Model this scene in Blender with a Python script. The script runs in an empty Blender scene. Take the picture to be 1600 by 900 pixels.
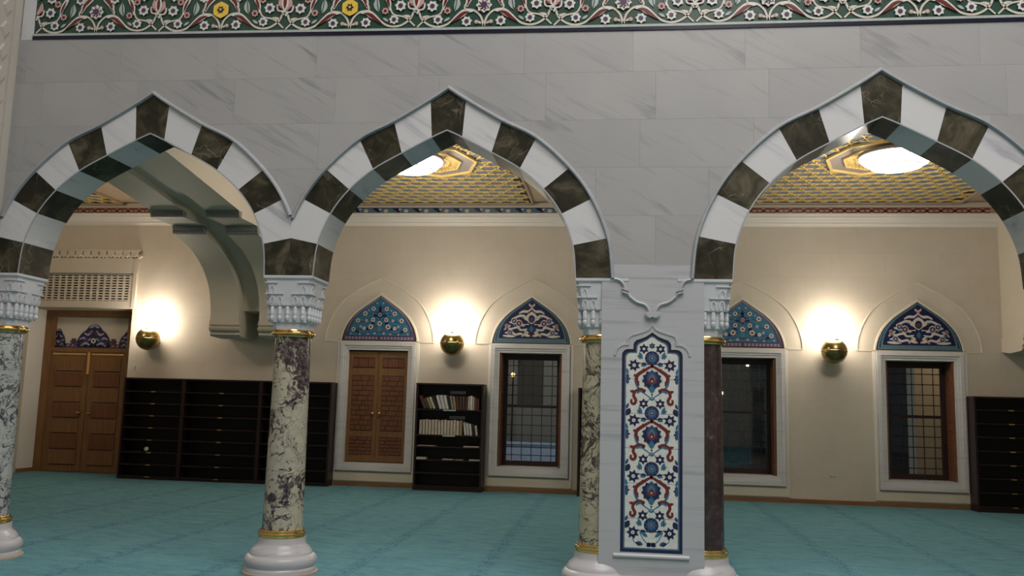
import bpy, bmesh, math, random
from mathutils import Vector, Matrix
random.seed(7)
S = bpy.context.scene
COL = S.collection
PI = math.pi

# ------------------------------------------------------------------ camera
YAW, PITCH, ROLL, FPX = -0.12326668, 0.13048694, 0.02676223, 1384.953
CAM = Vector((0.0, -7.98589, 1.6))
def make_camera():
    fw = Vector((math.sin(YAW)*math.cos(PITCH), math.cos(YAW)*math.cos(PITCH), math.sin(PITCH)))
    r = Vector((math.cos(YAW), -math.sin(YAW), 0))
    u = r.cross(fw)
    r2 = math.cos(ROLL)*r + math.sin(ROLL)*u
    u2 = -math.sin(ROLL)*r + math.cos(ROLL)*u
    cd = bpy.data.cameras.new('camera'); co = bpy.data.objects.new('camera', cd); COL.objects.link(co)
    cd.sensor_width = 36.0; cd.lens = 36.0*FPX/1600.0; cd.clip_end = 200
    m = Matrix((r2, u2, -fw)).transposed().to_4x4(); m.translation = CAM
    co.matrix_world = m
    S.camera = co
make_camera()

# ------------------------------------------------------------------ world, lights, exposure
W = bpy.data.worlds.new('world'); S.world = W; W.use_nodes = True
W.node_tree.nodes['Background'].inputs[0].default_value = (0.75, 0.85, 1.0, 1)
W.node_tree.nodes['Background'].inputs[1].default_value = 0.008
S.view_settings.view_transform = 'Standard'
S.view_settings.look = 'None'
S.view_settings.gamma = 1.0
S.view_settings.use_curve_mapping = False
S.view_settings.exposure = 0.0
def area(name, loc, target, size, power, color, sy=None):
    ld = bpy.data.lights.new(name, 'AREA'); ld.energy = power; ld.size = size; ld.color = color
    if sy: ld.shape = 'RECTANGLE'; ld.size_y = sy
    o = bpy.data.objects.new(name, ld); COL.objects.link(o); o.location = loc
    o.rotation_euler = (Vector(target)-Vector(loc)).to_track_quat('-Z', 'Y').to_euler()
    return o
def point(name, loc, power, color, r=0.1):
    ld = bpy.data.lights.new(name, 'POINT'); ld.energy = power; ld.color = color; ld.shadow_soft_size = r
    o = bpy.data.objects.new(name, ld); COL.objects.link(o); o.location = loc
    return o
# the prayer hall's great chandelier, high up over the hall and to the right
area('hall_chandelier_light', (2.2, -6.2, 11.4), (1.6, -5.4, 0.0), 8.0, 1340, (1.0, 0.965, 0.955))
point('hall_front_fill', (2.0, -12.0, 9.0), 125, (1.0, 0.975, 0.96), 1.5)  # unseen weak fill, added to brighten the arcade wall from the front

# ------------------------------------------------------------------ material helpers
class NT:
    def __init__(s, name):
        s.m = bpy.data.materials.new(name); s.m.use_nodes = True
        s.t = s.m.node_tree; s.b = s.t.nodes['Principled BSDF']
    def n(s, typ, **kw):
        nd = s.t.nodes.new(typ)
        for k, v in kw.items():
            if k.startswith('i_'):
                key = k[2:]
                key = int(key) if key.isdigit() else key.replace('_', ' ')
                nd.inputs[key].default_value = v
            else: setattr(nd, k, v)
        return nd
    def l(s, a, b): s.t.links.new(a, b)
    def ramp(s, fac, stops, interp='LINEAR'):
        r = s.n('ShaderNodeValToRGB'); r.color_ramp.interpolation = interp
        e = r.color_ramp.elements
        while len(e) < len(stops): e.new(0.5)
        for i, (p, c) in enumerate(stops):
            e[i].position = p
            e[i].color = (c[0], c[1], c[2], 1) if hasattr(c, '__len__') else (c, c, c, 1)
        s.l(fac, r.inputs[0]); return r.outputs[0]
    def mix(s, fac, a, b, mode='MIX'):
        x = s.n('ShaderNodeMix', data_type='RGBA', blend_type=mode)
        for sock, v in ((x.inputs[0], fac), (x.inputs[6], a), (x.inputs[7], b)):
            if hasattr(v, 'is_linked'): s.l(v, sock)
            elif hasattr(v, '__len__'): sock.default_value = (v[0], v[1], v[2], 1)
            else: sock.default_value = v
        return x.outputs[2]
    def math(s, op, a, b=None):
        x = s.n('ShaderNodeMath', operation=op)
        for i, v in enumerate((a, b)):
            if v is None: continue
            if hasattr(v, 'is_linked'): s.l(v, x.inputs[i])
            else: x.inputs[i].default_value = v
        return x.outputs[0]
    def pos(s, rot=(0,0,0), scale=(1,1,1), rand=0.0):
        g = s.n('ShaderNodeNewGeometry'); v = g.outputs['Position']
        if rand:
            oi = s.n('ShaderNodeObjectInfo')
            sc = s.math('MULTIPLY', oi.outputs['Random'], rand)
            ad = s.n('ShaderNodeVectorMath', operation='ADD'); s.l(v, ad.inputs[0]); s.l(sc, ad.inputs[1]); v = ad.outputs[0]
        r = s.n('ShaderNodeVectorRotate', rotation_type='EULER_XYZ'); r.inputs['Rotation'].default_value = rot; s.l(v, r.inputs['Vector'])
        m = s.n('ShaderNodeVectorMath', operation='MULTIPLY'); m.inputs[1].default_value = scale; s.l(r.outputs[0], m.inputs[0])
        return m.outputs[0]
    def noise(s, vec, scale=5, detail=4, rough=0.55, dist=0.0):
        x = s.n('ShaderNodeTexNoise'); x.inputs['Scale'].default_value = scale; x.inputs['Detail'].default_value = detail
        x.inputs['Roughness'].default_value = rough; x.inputs['Distortion'].default_value = dist
        s.l(vec, x.inputs['Vector']); return x.outputs[0]
    def vor(s, vec, scale=5, feature='DISTANCE_TO_EDGE'):
        x = s.n('ShaderNodeTexVoronoi', feature=feature); x.inputs['Scale'].default_value = scale
        s.l(vec, x.inputs['Vector']); return x.outputs[0]
    def warp(s, vec, scale, amount):
        x = s.n('ShaderNodeTexNoise'); x.inputs['Scale'].default_value = scale; x.inputs['Detail'].default_value = 3
        s.l(vec, x.inputs['Vector'])
        m = s.n('ShaderNodeVectorMath', operation='MULTIPLY_ADD'); m.inputs[1].default_value = (amount,)*3
        s.l(x.outputs[1], m.inputs[0]); s.l(vec, m.inputs[2]); return m.outputs[0]
    def bump(s, h, strength=0.2, dist=0.01):
        b = s.n('ShaderNodeBump'); b.inputs['Strength'].default_value = strength; b.inputs['Distance'].default_value = dist
        s.l(h, b.inputs['Height']); s.l(b.outputs[0], s.b.inputs['Normal'])
    def out(s, color=None, rough=0.5, metal=0.0, spec=0.5):
        if color is not None:
            if hasattr(color, 'is_linked'): s.l(color, s.b.inputs['Base Color'])
            else: s.b.inputs['Base Color'].default_value = (color[0], color[1], color[2], 1)
        s.b.inputs['Roughness'].default_value = rough; s.b.inputs['Metallic'].default_value = metal
        s.b.inputs['Specular IOR Level'].default_value = spec
        return s.m
def plain(name, c, rough=0.5, metal=0.0, var=0.12, scale=14.0, spec=0.5):
    t = NT(name); f = t.noise(t.pos(), scale, 4)
    lo = tuple(x*(1-var) for x in c); hi = tuple(min(1, x*(1+var)) for x in c)
    return t.out(t.ramp(f, [(0.3, lo), (0.7, hi)]), rough, metal, spec)
def emis(name, c, strength, base=(0.8,0.8,0.8)):
    t = NT(name); t.out(base, 0.4)
    t.b.inputs['Emission Color'].default_value = (*c, 1); t.b.inputs['Emission Strength'].default_value = strength
    return t.m
M = {}
def marble_wall():
    t = NT('marble_wall'); v = t.pos(rand=23.0)
    v2 = t.pos((0, math.radians(-33), 0), (0.55, 1.0, 5.0), rand=23.0)
    s1 = t.ramp(t.noise(v2, 1.15, 7, 0.62, 0.4), [(0.0, 0.0), (0.585, 0.0), (0.68, 0.55), (0.78, 1.0)])
    v3 = t.pos((0, math.radians(-28), 0), (0.5, 1.0, 9.0), rand=41.0)
    s2 = t.ramp(t.noise(v3, 2.1, 6, 0.6, 0.3), [(0.0, 0.0), (0.56, 0.0), (0.72, 0.55)])
    base = t.ramp(t.noise(v, 0.9, 3), [(0.3, (0.320,0.309,0.305)), (0.7, (0.374,0.359,0.354))])
    oi = t.n('ShaderNodeObjectInfo')
    base = t.mix(t.math('MULTIPLY', oi.outputs['Random'], 0.45), base, (0.307,0.297,0.296))
    c = t.mix(t.math('MULTIPLY', s1, 0.95), base, (0.160,0.159,0.168)); c = t.mix(t.math('MULTIPLY', s2, 0.75), c, (0.211,0.206,0.213))
    return t.out(c, 0.32, 0, 0.4)
def marble_streak(name, a, b, rot=0.0):
    t = NT(name); v = t.pos((0, rot, 0), (0.6, 0.8, 14.0), rand=9.0)
    c = t.ramp(t.noise(v, 1.5, 6, 0.6, 0.2), [(0.35, a), (0.52, a), (0.72, b)])
    return t.out(c, 0.3, 0, 0.4)
def marble_white():
    t = NT('voussoir_white_marble'); v = t.pos((0, math.radians(-35), 0), (0.6, 1.0, 6.0), rand=31.0)
    s = t.ramp(t.noise(v, 1.6, 5, 0.6, 0.4), [(0.52, (0.568,0.555,0.559)), (0.62, (0.516,0.503,0.516)), (0.75, (0.327,0.318,0.353))])
    return t.out(s, 0.25, 0, 0.45)
def marble_dark():
    t = NT('voussoir_dark_marble'); v = t.pos(rand=17.0); w = t.warp(v, 2.5, 0.35)
    c = t.ramp(t.noise(w, 3.2, 7, 0.65, 0.8), [(0.28, (0.008,0.009,0.006)), (0.46, (0.026,0.023,0.013)), (0.58, (0.062,0.052,0.032)), (0.72, (0.13,0.11,0.075))])
    ve = t.ramp(t.vor(t.warp(v, 3.0, 0.5), 4.5), [(0.0, 1.0), (0.012, 0.55), (0.03, 0.0)])
    k = t.math('MULTIPLY', ve, t.ramp(t.noise(v, 3.0, 3), [(0.52, 0.0), (0.7, 0.7)]))
    return t.out(t.mix(k, c, (0.30,0.27,0.20)), 0.36, 0, 0.22)
def marble_breccia(name, light, light2, dark, amount=0.5, seed=0.0):
    t = NT(name); v0 = t.pos()
    ad = t.n('ShaderNodeVectorMath', operation='ADD'); ad.inputs[1].default_value = (seed, seed*1.7, seed*0.6); t.l(v0, ad.inputs[0]); v = ad.outputs[0]
    base = t.ramp(t.noise(v, 3.5, 6, 0.6, 0.5), [(0.3, light), (0.7, light2)])
    w = t.warp(v, 3.0, 0.25)
    reg = t.ramp(t.noise(v, 1.9, 3, 0.55), [(0.41, 0.12), (0.57, 1.0)])
    def ridge(scale, width):
        r = t.math('ABSOLUTE', t.math('SUBTRACT', t.noise(w, scale, 5, 0.6, 0.9), 0.5))
        return t.ramp(t.math('DIVIDE', r, t.math('MULTIPLY', reg, width)), [(0.45, 1.0), (1.0, 0.0)])
    blot = t.ramp(t.math('MULTIPLY', t.noise(w, 8.0, 6, 0.7, 0.6), t.math('ADD', t.math('MULTIPLY', reg, 0.35), 0.65)), [(0.60-0.135*amount, 0.0), (0.64-0.135*amount, 1.0)])
    k = t.math('MAXIMUM', t.math('MAXIMUM', ridge(4.0, 0.10*amount), t.math('MULTIPLY', ridge(9.0, 0.075*amount), 0.9)), blot)
    k = t.math('MULTIPLY', k, t.ramp(t.noise(v, 20.0, 3), [(0.25, 0.55), (0.55, 1.0)]))
    return t.out(t.mix(k, base, dark), 0.22, 0, 0.5)
def marble_red():
    t = NT('dark_red_marble'); v = t.pos()
    c = t.ramp(t.noise(t.warp(v, 6, 0.1), 9.0, 6, 0.7), [(0.3, (0.018,0.010,0.010)), (0.55, (0.045,0.026,0.025)), (0.68, (0.10,0.066,0.064)), (0.80, (0.36,0.30,0.29))])
    return t.out(c, 0.22, 0, 0.5)
def plaster(name, a, b, joints=True):
    t = NT(name); v = t.pos()
    c = t.ramp(t.noise(v, 1.7, 5, 0.6), [(0.3, a), (0.7, b)])
    if joints:
        bt = t.n('ShaderNodeTexBrick'); bt.inputs['Scale'].default_value = 1.0
        bt.inputs['Color1'].default_value = (0.96,0.96,0.96,1); bt.inputs['Color2'].default_value = (1,1,1,1); bt.inputs['Mortar'].default_value = (0.90,0.90,0.90,1)
        bt.inputs['Mortar Size'].default_value = 0.004; bt.inputs['Brick Width'].default_value = 0.95; bt.inputs['Row Height'].default_value = 0.45
        r = t.n('ShaderNodeVectorRotate', rotation_type='EULER_XYZ'); r.inputs['Rotation'].default_value = (-PI/2, 0, 0)
        t.l(v, r.inputs['Vector']); t.l(r.outputs[0], bt.inputs['Vector'])
        c = t.mix(1.0, c, bt.outputs[0], 'MULTIPLY')
    return t.out(c, 0.6, 0, 0.3)
def carpet():
    t = NT('teal_carpet'); v = t.pos()
    fine = t.noise(v, 55, 3, 0.7); mid = t.noise(t.pos((0,0,0.3), (1.0, 2.2, 1)), 3.2, 5, 0.65, 0.8)
    c = t.ramp(mid, [(0.3, (0.080,0.195,0.228)), (0.5, (0.112,0.255,0.292)), (0.72, (0.150,0.300,0.325))])
    c = t.mix(1.0, c, t.ramp(fine, [(0.3, 0.78), (0.7, 1.18)]), 'MULTIPLY')
    sx = t.n('ShaderNodeSeparateXYZ'); t.l(v, sx.inputs[0])
    q = t.math('ABSOLUTE', t.math('SUBTRACT', t.math('FRACT', t.math('ADD', t.math('DIVIDE', t.math('ADD', sx.outputs[0], 2.53+12.2), 1.22), 0.5)), 0.5))
    q = t.math('MULTIPLY', q, 1.22)
    band = t.ramp(q, [(0.0, 1.0), (0.055, 0.85), (0.10, 0.0)])
    br = t.ramp(t.noise(t.pos((0,0,0.5), (1.3, 1.0, 1)), 17.0, 2, 0.5, 1.5), [(0.50, 0.0), (0.58, 1.0)])
    k = t.math('MULTIPLY', t.math('MULTIPLY', band, br), 0.62)
    c = t.mix(k, c, (0.020,0.085,0.160))
    ly = t.math('ABSOLUTE', t.math('SUBTRACT', t.math('FRACT', t.math('MULTIPLY', sx.outputs[1], 1.35)), 0.5))
    mot = t.ramp(t.math('ADD', t.math('MULTIPLY', q, 1.2), t.math('MULTIPLY', ly, 0.9)), [(0.40, 0.0), (0.43, 0.28), (0.47, 0.0)])
    c = t.mix(t.math('MULTIPLY', mot, t.ramp(t.noise(v, 14, 2), [(0.4,0.0),(0.6,1.0)])), c, (0.10,0.22,0.20))
    t.bump(fine, 0.35, 0.01)
    return t.out(c, 0.95, 0, 0.1)
def wood(name, a, b, scale=3.0, rough=0.45, axis='z'):
    t = NT(name); sc = {'z': (9, 9, 0.7), 'x': (0.7, 9, 9)}[axis]
    c = t.ramp(t.noise(t.pos((0,0,0), sc, rand=7.0), scale, 5, 0.6, 0.6), [(0.3, a), (0.7, b)])
    return t.out(c, rough, 0, 0.4)
def glass_mat():
    t = NT('window_glass'); t.out((0.75,0.8,0.82), 0.03, 0, 0.6)
    t.b.inputs['Transmission Weight'].default_value = 1.0; t.b.inputs['IOR'].default_value = 1.45
    return t.m
M['wall'] = marble_wall()
M['pier'] = marble_streak('pier_marble', (0.420,0.416,0.427), (0.300,0.300,0.319))
M['carved'] = marble_streak('carved_marble', (0.540,0.540,0.558), (0.450,0.455,0.477), 0.3)
M['base'] = marble_streak('base_marble', (0.468,0.451,0.463), (0.357,0.348,0.365), 0.2)
M['vw'] = marble_white(); M['vd'] = marble_dark()
M['mould'] = plain('grey_marble_mould', (0.336,0.344,0.364), 0.3, 0, 0.08)
M['shaft_a'] = marble_breccia('breccia_purple', (0.47,0.42,0.31), (0.35,0.33,0.26), (0.034,0.018,0.028), 0.95, 1.3)
M['shaft_b'] = marble_breccia('breccia_pale', (0.42,0.43,0.40), (0.33,0.345,0.33), (0.05,0.05,0.065), 0.36, 5.1)
M['shaft_c'] = marble_breccia('breccia_olive', (0.36,0.32,0.20), (0.46,0.41,0.30), (0.04,0.03,0.03), 0.42, 9.4)
M['shaft_d'] = marble_red()
M['gold'] = plain('polished_brass', (0.83,0.56,0.22), 0.18, 1.0, 0.06)
M['gilt'] = plain('gilt_lattice', (0.86,0.62,0.22), 0.4, 0.25, 0.06)
M['bronze'] = plain('aged_bronze', (0.30,0.22,0.085), 0.28, 1.0, 0.3, 9)
M['beige'] = plaster('beige_stone_wall', (0.545,0.475,0.385), (0.60,0.53,0.435))
M['cream'] = plaster('cream_plaster', (0.60,0.53,0.42), (0.63,0.565,0.455), False)
M['white'] = plaster('white_plaster_trim', (0.66,0.62,0.56), (0.70,0.66,0.60), False)
M['wframe'] = marble_streak('window_frame_marble', (0.60,0.58,0.57), (0.47,0.46,0.47), 0.0)
M['greymould'] = plain('grey_stone_mould', (0.20,0.205,0.185), 0.55, 0, 0.1)
M['ribplaster'] = plaster('rib_plaster', (0.56,0.495,0.40), (0.60,0.53,0.43), False)
M['hallstone'] = plaster('hall_carved_stone', (0.40,0.365,0.32), (0.44,0.40,0.35), False)
M['sand'] = plain('sand_paint', (0.46,0.34,0.23), 0.6, 0, 0.05)
M['carpet'] = carpet()
M['oak'] = wood('honey_oak', (0.16,0.075,0.028), (0.235,0.115,0.045))
M['oakred'] = wood('red_oak_panel', (0.125,0.045,0.020), (0.19,0.075,0.034))
M['oakdark'] = wood('dark_oak_groove', (0.045,0.018,0.009), (0.065,0.027,0.013))
M['skirt'] = wood('oak_skirting', (0.19,0.085,0.034), (0.26,0.125,0.055), 3, 0.5, 'x')
M['case'] = wood('dark_mahogany', (0.014,0.0055,0.0055), (0.026,0.010,0.010), 3, 0.4)
M['caseback'] = plain('mahogany_back', (0.008,0.004,0.004), 0.6)
M['black'] = plain('black_iron', (0.010,0.009,0.009), 0.4)
M['darkwood'] = wood('dark_window_wood', (0.020,0.008,0.005), (0.035,0.014,0.009))
M['glass'] = glass_mat()
M['grey'] = plain('grey_plate', (0.30,0.29,0.29), 0.5)
M['hex'] = plain('slate_blue_panel', (0.17,0.20,0.25), 0.55, 0, 0.1)
M['void'] = plain('dark_coffer', (0.018,0.016,0.016), 0.7)
M['taupe'] = plain('taupe_panel', (0.33,0.275,0.25), 0.55, 0, 0.05)
M['lamp'] = emis('lit_lamp_glass', (1.0,0.95,0.86), 9.0)
M['lampline'] = plain('lamp_seam', (0.25,0.22,0.18), 0.5)
M['sconce'] = emis('lit_sconce_glass', (1.0,0.90,0.76), 37.0)
# glazed tile colours
for k, c in dict(t_white=(0.60,0.585,0.54), t_navy=(0.012,0.014,0.055), t_blue=(0.030,0.058,0.150), t_teal=(0.075,0.165,0.215), t_turq=(0.030,0.135,0.225),
                 t_red=(0.135,0.018,0.016), t_pink=(0.50,0.30,0.28), t_green=(0.026,0.062,0.044), t_grey=(0.36,0.40,0.37), t_yellow=(0.72,0.47,0.07),
                 t_purple=(0.075,0.040,0.085), t_slate=(0.09,0.15,0.20), t_cream=(0.56,0.50,0.43), t_lilac=(0.34,0.29,0.38), t_rust=(0.30,0.12,0.075), t_dk=(0.03,0.025,0.035), t_dkblue=(0.008,0.006,0.022), t_band=(0.40,0.25,0.18), t_drust=(0.16,0.055,0.042)).items():
    M[k] = plain('tile_'+k[2:], c, 0.22, 0, 0.10, 30)

# ------------------------------------------------------------------ geometry helpers
def tag(o, label=None, cat=None, group=None, kind=None):
    if label: o['label'] = label
    if cat: o['category'] = cat
    if group: o['group'] = group
    if kind: o['kind'] = kind
    return o
def mesh_obj(name, verts, faces, mats, parent=None, fm=None, smooth=None):
    me = bpy.data.meshes.new(name); me.from_pydata([tuple(v) for v in verts], [], faces)
    if not isinstance(mats, (list, tuple)): mats = [mats]
    for m in mats: me.materials.append(M[m] if isinstance(m, str) else m)
    if fm: me.polygons.foreach_set('material_index', fm)
    bm = bmesh.new(); bm.from_mesh(me); bmesh.ops.recalc_face_normals(bm, faces=bm.faces); bm.to_mesh(me); bm.free()
    if smooth:
        me.polygons.foreach_set('use_smooth', [True]*len(me.polygons)); me.set_sharp_from_angle(angle=math.radians(smooth))
    o = bpy.data.objects.new(name, me); COL.objects.link(o)
    if parent: o.parent = parent
    return o
def empty(name, label, cat, loc=(0,0,0), group=None, kind=None):
    o = bpy.data.objects.new(name, None); COL.objects.link(o); o.location = loc; o.empty_display_size = 0.2
    return tag(o, label, cat, group, kind)
class G:
    """gathers shapes into one mesh; coordinates are local to `org`"""
    def __init__(s, org=(0,0,0)): s.v = []; s.f = []; s.m = []; s.o = Vector(org)
    def add(s, vs, fs, m=0):
        b = len(s.v); s.v += [Vector(v)-s.o for v in vs]; s.f += [tuple(i+b for i in f) for f in fs]; s.m += [m]*len(fs); return s
    def box(s, x0, x1, y0, y1, z0, z1, m=0):
        vs = [(x,y,z) for x in (x0,x1) for y in (y0,y1) for z in (z0,z1)]
        return s.add(vs, [(0,1,3,2),(4,6,7,5),(0,4,5,1),(2,3,7,6),(0,2,6,4),(1,5,7,3)], m)
    def prism(s, pts, y0, y1, m=0):
        n = len(pts); vs = [(x,y0,z) for x,z in pts]+[(x,y1,z) for x,z in pts]
        return s.add(vs, [tuple(range(n)), tuple(range(2*n-1, n-1, -1))]+[(i,(i+1)%n,n+(i+1)%n,n+i) for i in range(n)], m)
    def prism_x(s, pts, x0, x1, m=0):     # pts are (y,z)
        n = len(pts); vs = [(x0,y,z) for y,z in pts]+[(x1,y,z) for y,z in pts]
        return s.add(vs, [tuple(range(n)), tuple(range(2*n-1, n-1, -1))]+[(i,(i+1)%n,n+(i+1)%n,n+i) for i in range(n)], m)
    def prism_z(s, pts, z0, z1, m=0):     # pts are (x,y)
        n = len(pts); vs = [(x,y,z0) for x,y in pts]+[(x,y,z1) for x,y in pts]
        return s.add(vs, [tuple(range(n)), tuple(range(2*n-1, n-1, -1))]+[(i,(i+1)%n,n+(i+1)%n,n+i) for i in range(n)], m)
    def lathe(s, cx, cy, prof, n=32, m=0, a0=0, a1=2*PI):
        full = abs(a1-a0-2*PI) < 1e-6; k = n if full else n+1
        vs = []; fs = []
        for r, z in prof:
            for i in range(k):
                a = a0+(a1-a0)*i/n; vs.append((cx+r*math.cos(a), cy+r*math.sin(a), z))
        for j in range(len(prof)-1):
            for i in range(n):
                i2 = (i+1) % k; fs.append((j*k+i, j*k+i2, (j+1)*k+i2, (j+1)*k+i))
        if full:
            fs.append(tuple(range(k))); fs.append(tuple(range((len(prof)-1)*k, len(prof)*k)))
        return s.add(vs, fs, m)
    def sweep(s, path, prof, closed=False, m=0):
        """path: (x,z) polyline; prof: list of (normal offset, y)"""
        n = len(path); nor = []
        for i in range(n):
            a = path[i-1] if (i > 0 or closed) else None; b = path[(i+1) % n] if (i < n-1 or closed) else None
            p = path[i]; ds = []
            if a: ds.append(((p[0]-a[0]), (p[1]-a[1])))
            if b: ds.append(((b[0]-p[0]), (b[1]-p[1])))
            ns = []
            for d in ds:
                L = math.hypot(*d) or 1; ns.append((-d[1]/L, d[0]/L))
            if len(ns) == 2:
                mx, mz = ns[0][0]+ns[1][0], ns[0][1]+ns[1][1]; L = math.hypot(mx, mz) or 1; mx/=L; mz/=L
                k = 1/max(0.35, mx*ns[0][0]+mz*ns[0][1]); nor.append((mx*k, mz*k))
            else: nor.append(ns[0])
        k = len(prof); vs = []; fs = []
        for p, q in zip(path, nor):
            for o, y in prof: vs.append((p[0]+q[0]*o, y, p[1]+q[1]*o))
        for i in range(n if closed else n-1):
            i2 = (i+1) % n
            for j in range(k): j2 = (j+1) % k; fs.append((i*k+j, i*k+j2, i2*k+j2, i2*k+j))
        if not closed: fs.append(tuple(range(k))); fs.append(tuple(range((n-1)*k, n*k)))
        return s.add(vs, fs, m)
    def tube(s, path, r, n=6, m=0):
        vs = []; fs = []; P_ = [Vector(p) for p in path]
        for i, p in enumerate(P_):
            d = (P_[min(i+1, len(P_)-1)]-P_[max(i-1, 0)]).normalized()
            a = d.orthogonal().normalized(); b = d.cross(a)
            if i and a.dot(pa) < 0: a = -a; b = -b
            pa = a
            for j in range(n):
                t = 2*PI*j/n; vs.append(p+a*r*math.cos(t)+b*r*math.sin(t))
        for i in range(len(P_)-1):
            for j in range(n): fs.append((i*n+j, i*n+(j+1)%n, (i+1)*n+(j+1)%n, (i+1)*n+j))
        fs.append(tuple(range(n))); fs.append(tuple(range((len(P_)-1)*n, len(P_)*n)))
        return s.add(vs, fs, m)
    def build(s, name, mats, parent=None, smooth=None):
        return mesh_obj(name, s.v, s.f, mats, parent, s.m, smooth)
def spline(pts, k=6):
    out = []; n = len(pts)
    for i in range(n-1):
        p0 = pts[max(i-1,0)]; p1 = pts[i]; p2 = pts[i+1]; p3 = pts[min(i+2,n-1)]
        for j in range(k):
            t = j/k
            out.append(tuple(0.5*((2*p1[c])+(-p0[c]+p2[c])*t+(2*p0[c]-5*p1[c]+4*p2[c]-p3[c])*t*t+(-p0[c]+3*p1[c]-3*p2[c]+p3[c])*t**3) for c in range(len(p1))))
    out.append(tuple(pts[-1])); return out
def clipx(poly, lim, sign):
    """keep sign*x <= sign*lim"""
    out = []
    for i in range(len(poly)):
        a, b = poly[i-1], poly[i]
        ia, ib = sign*a[0] <= sign*lim+1e-9, sign*b[0] <= sign*lim+1e-9
        if ia != ib:
            t = (lim-a[0])/(b[0]-a[0]); out.append((lim, a[1]+t*(b[1]-a[1])))
        if ib: out.append(b)
    return out

class Art:
    """flat inlay drawn as thin layered geometry on a wall plane facing -Y"""
    def __init__(s, mats, eps=0.0015): s.mats = mats; s.v = []; s.f = []; s.m = []; s.eps = eps; s.cx = 0; s.cz = 0; s.mir = 1; s.sc = 1; s.inside = None; s.xclip = None
    def at(s, cx, cz, mir=1, sc=1): s.cx, s.cz, s.mir, s.sc = cx, cz, mir, sc; return s
    def P(s, p): return (s.cx+s.mir*s.sc*p[0], s.cz+s.sc*p[1])
    def poly(s, pts, mat, layer=1):
        q = [s.P(p) for p in pts]
        if s.xclip:
            q = clipx(clipx(q, s.xclip[0], -1), s.xclip[1], 1)
            if len(q) < 3: return
        if s.inside and not all(s.inside(*p) for p in q): return
        b = len(s.v); s.v += [(x, -layer*s.eps, z) for x, z in q]; s.f.append(tuple(range(b, b+len(q)))); s.m.append(s.mats.index(mat))
    def stroke(s, pts, w, mat, layer=1, k=5, taper=0.0):
        p = spline(pts, k); n = len(p)
        L = []; R = []
        for i in range(n):
            a = p[max(i-1,0)]; c = p[min(i+1,n-1)]; dx, dz = c[0]-a[0], c[1]-a[1]; l = math.hypot(dx, dz) or 1
            ww = w*0.5*((1-taper)+taper*math.sin(PI*i/(n-1))) if taper else w*0.5
            L.append((p[i][0]-dz/l*ww, p[i][1]+dx/l*ww)); R.append((p[i][0]+dz/l*ww, p[i][1]-dx/l*ww))
        for i in range(n-1): s.poly([L[i], L[i+1], R[i+1], R[i]], mat, layer)
    def disc(s, c, r, mat, layer=2, n=10, rz=None):
        rz = rz or r; s.poly([(c[0]+r*math.cos(2*PI*i/n), c[1]+rz*math.sin(2*PI*i/n)) for i in range(n)], mat, layer)
    def star(s, c, r, mat, layer=2, n=6, inner=0.55, rot=0.0):
        s.poly([(c[0]+(r if i%2==0 else r*inner)*math.cos(PI*i/n+rot), c[1]+(r if i%2==0 else r*inner)*math.sin(PI*i/n+rot)) for i in range(2*n)], mat, layer)
    def flower(s, c, r, pet, core, layer=2, n=6):
        s.star(c, r, pet, layer, n, 0.74, 0.3); s.disc(c, r*0.42, core, layer+1, 8)
    def leaf(s, a, b, w, mat, layer=2, bend=0.0):
        dx, dz = b[0]-a[0], b[1]-a[1]; l = math.hypot(dx, dz); nx, nz = -dz/l, dx/l
        f = lambda t, o: (a[0]+dx*t+nx*(o+bend*math.sin(PI*t)), a[1]+dz*t+nz*(o+bend*math.sin(PI*t)))
        s.poly([f(0,0)]+[f(t, w*0.5*math.sin(PI*t)**0.8) for t in (.2,.4,.6,.8)]+[f(1,0)]+[f(t, -w*0.5*math.sin(PI*t)**0.8) for t in (.8,.6,.4,.2)], mat, layer)
    def build(s, name, y, parent=None):
        o = mesh_obj(name, [(x, y+yy, z) for x, yy, z in s.v], s.f, s.mats, parent, s.m)
        return o

# ------------------------------------------------------------------ dimensions
D = 8.572          # back wall of the gallery
TW = 0.47          # arcade wall thickness
ZS = 2.755         # springing
CY = TW/2
ZC = 5.44          # gallery ceiling
OUT = [(1.572,0),(1.527,.369),(1.376,.739),(1.165,1.03),(.849,1.32),(.519,1.491),(.171,1.70),(0,1.815)]
INN = [(1.237,0),(1.208,.302),(1.097,.595),(.926,.83),(.701,1.026),(.431,1.182),(.146,1.334),(0,1.402)]
KS = 6
OUTS = spline(OUT[:-1]+[OUT[-1]], KS); INNS = spline(INN, KS)
ARCH = [  # centre, scale x, scale z, column limit on the left, on the right
    (-4.628, 1.022, 1.000, -6.133, -3.127),
    (-1.648, 1.000, 1.000, -3.127, 9e9),
    (2.302, 1.062, 1.055, -9e9, 3.86),
    (5.42, 1.062, 1.055, 3.86, 9e9)]
FZ = lambda x: 5.098+0.0105*max(0.0, -x)      # lower edge of the frieze
def low(x):
    z = None
    for c, sx, sz, l, r in ARCH:
        if x < l-1e-9 or x > r+1e-9: continue
        u = abs(x-c)/sx
        if u <= OUTS[0][0]:
            for a, b in zip(OUTS[:-1], OUTS[1:]):
                if b[0] <= u <= a[0]:
                    t = (a[0]-u)/(a[0]-b[0]) if a[0] != b[0] else 0
                    zz = ZS+sz*(a[1]+t*(b[1]-a[1])); z = zz if z is None else max(z, zz); break
    return z
XL, XR = -6.133, 7.1
xs_all = set([XL, XR])
for c, sx, sz, l, r in ARCH:
    for p in OUTS:
        for s_ in (-1, 1):
            x = c+s_*sx*p[0]
            if l <= x <= r: xs_all.add(round(x, 5))
xs_all |= {-3.127, 3.86}
xs_all = sorted(x for x in xs_all if XL <= x <= XR)
FLOORZ = 2.7535
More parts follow.
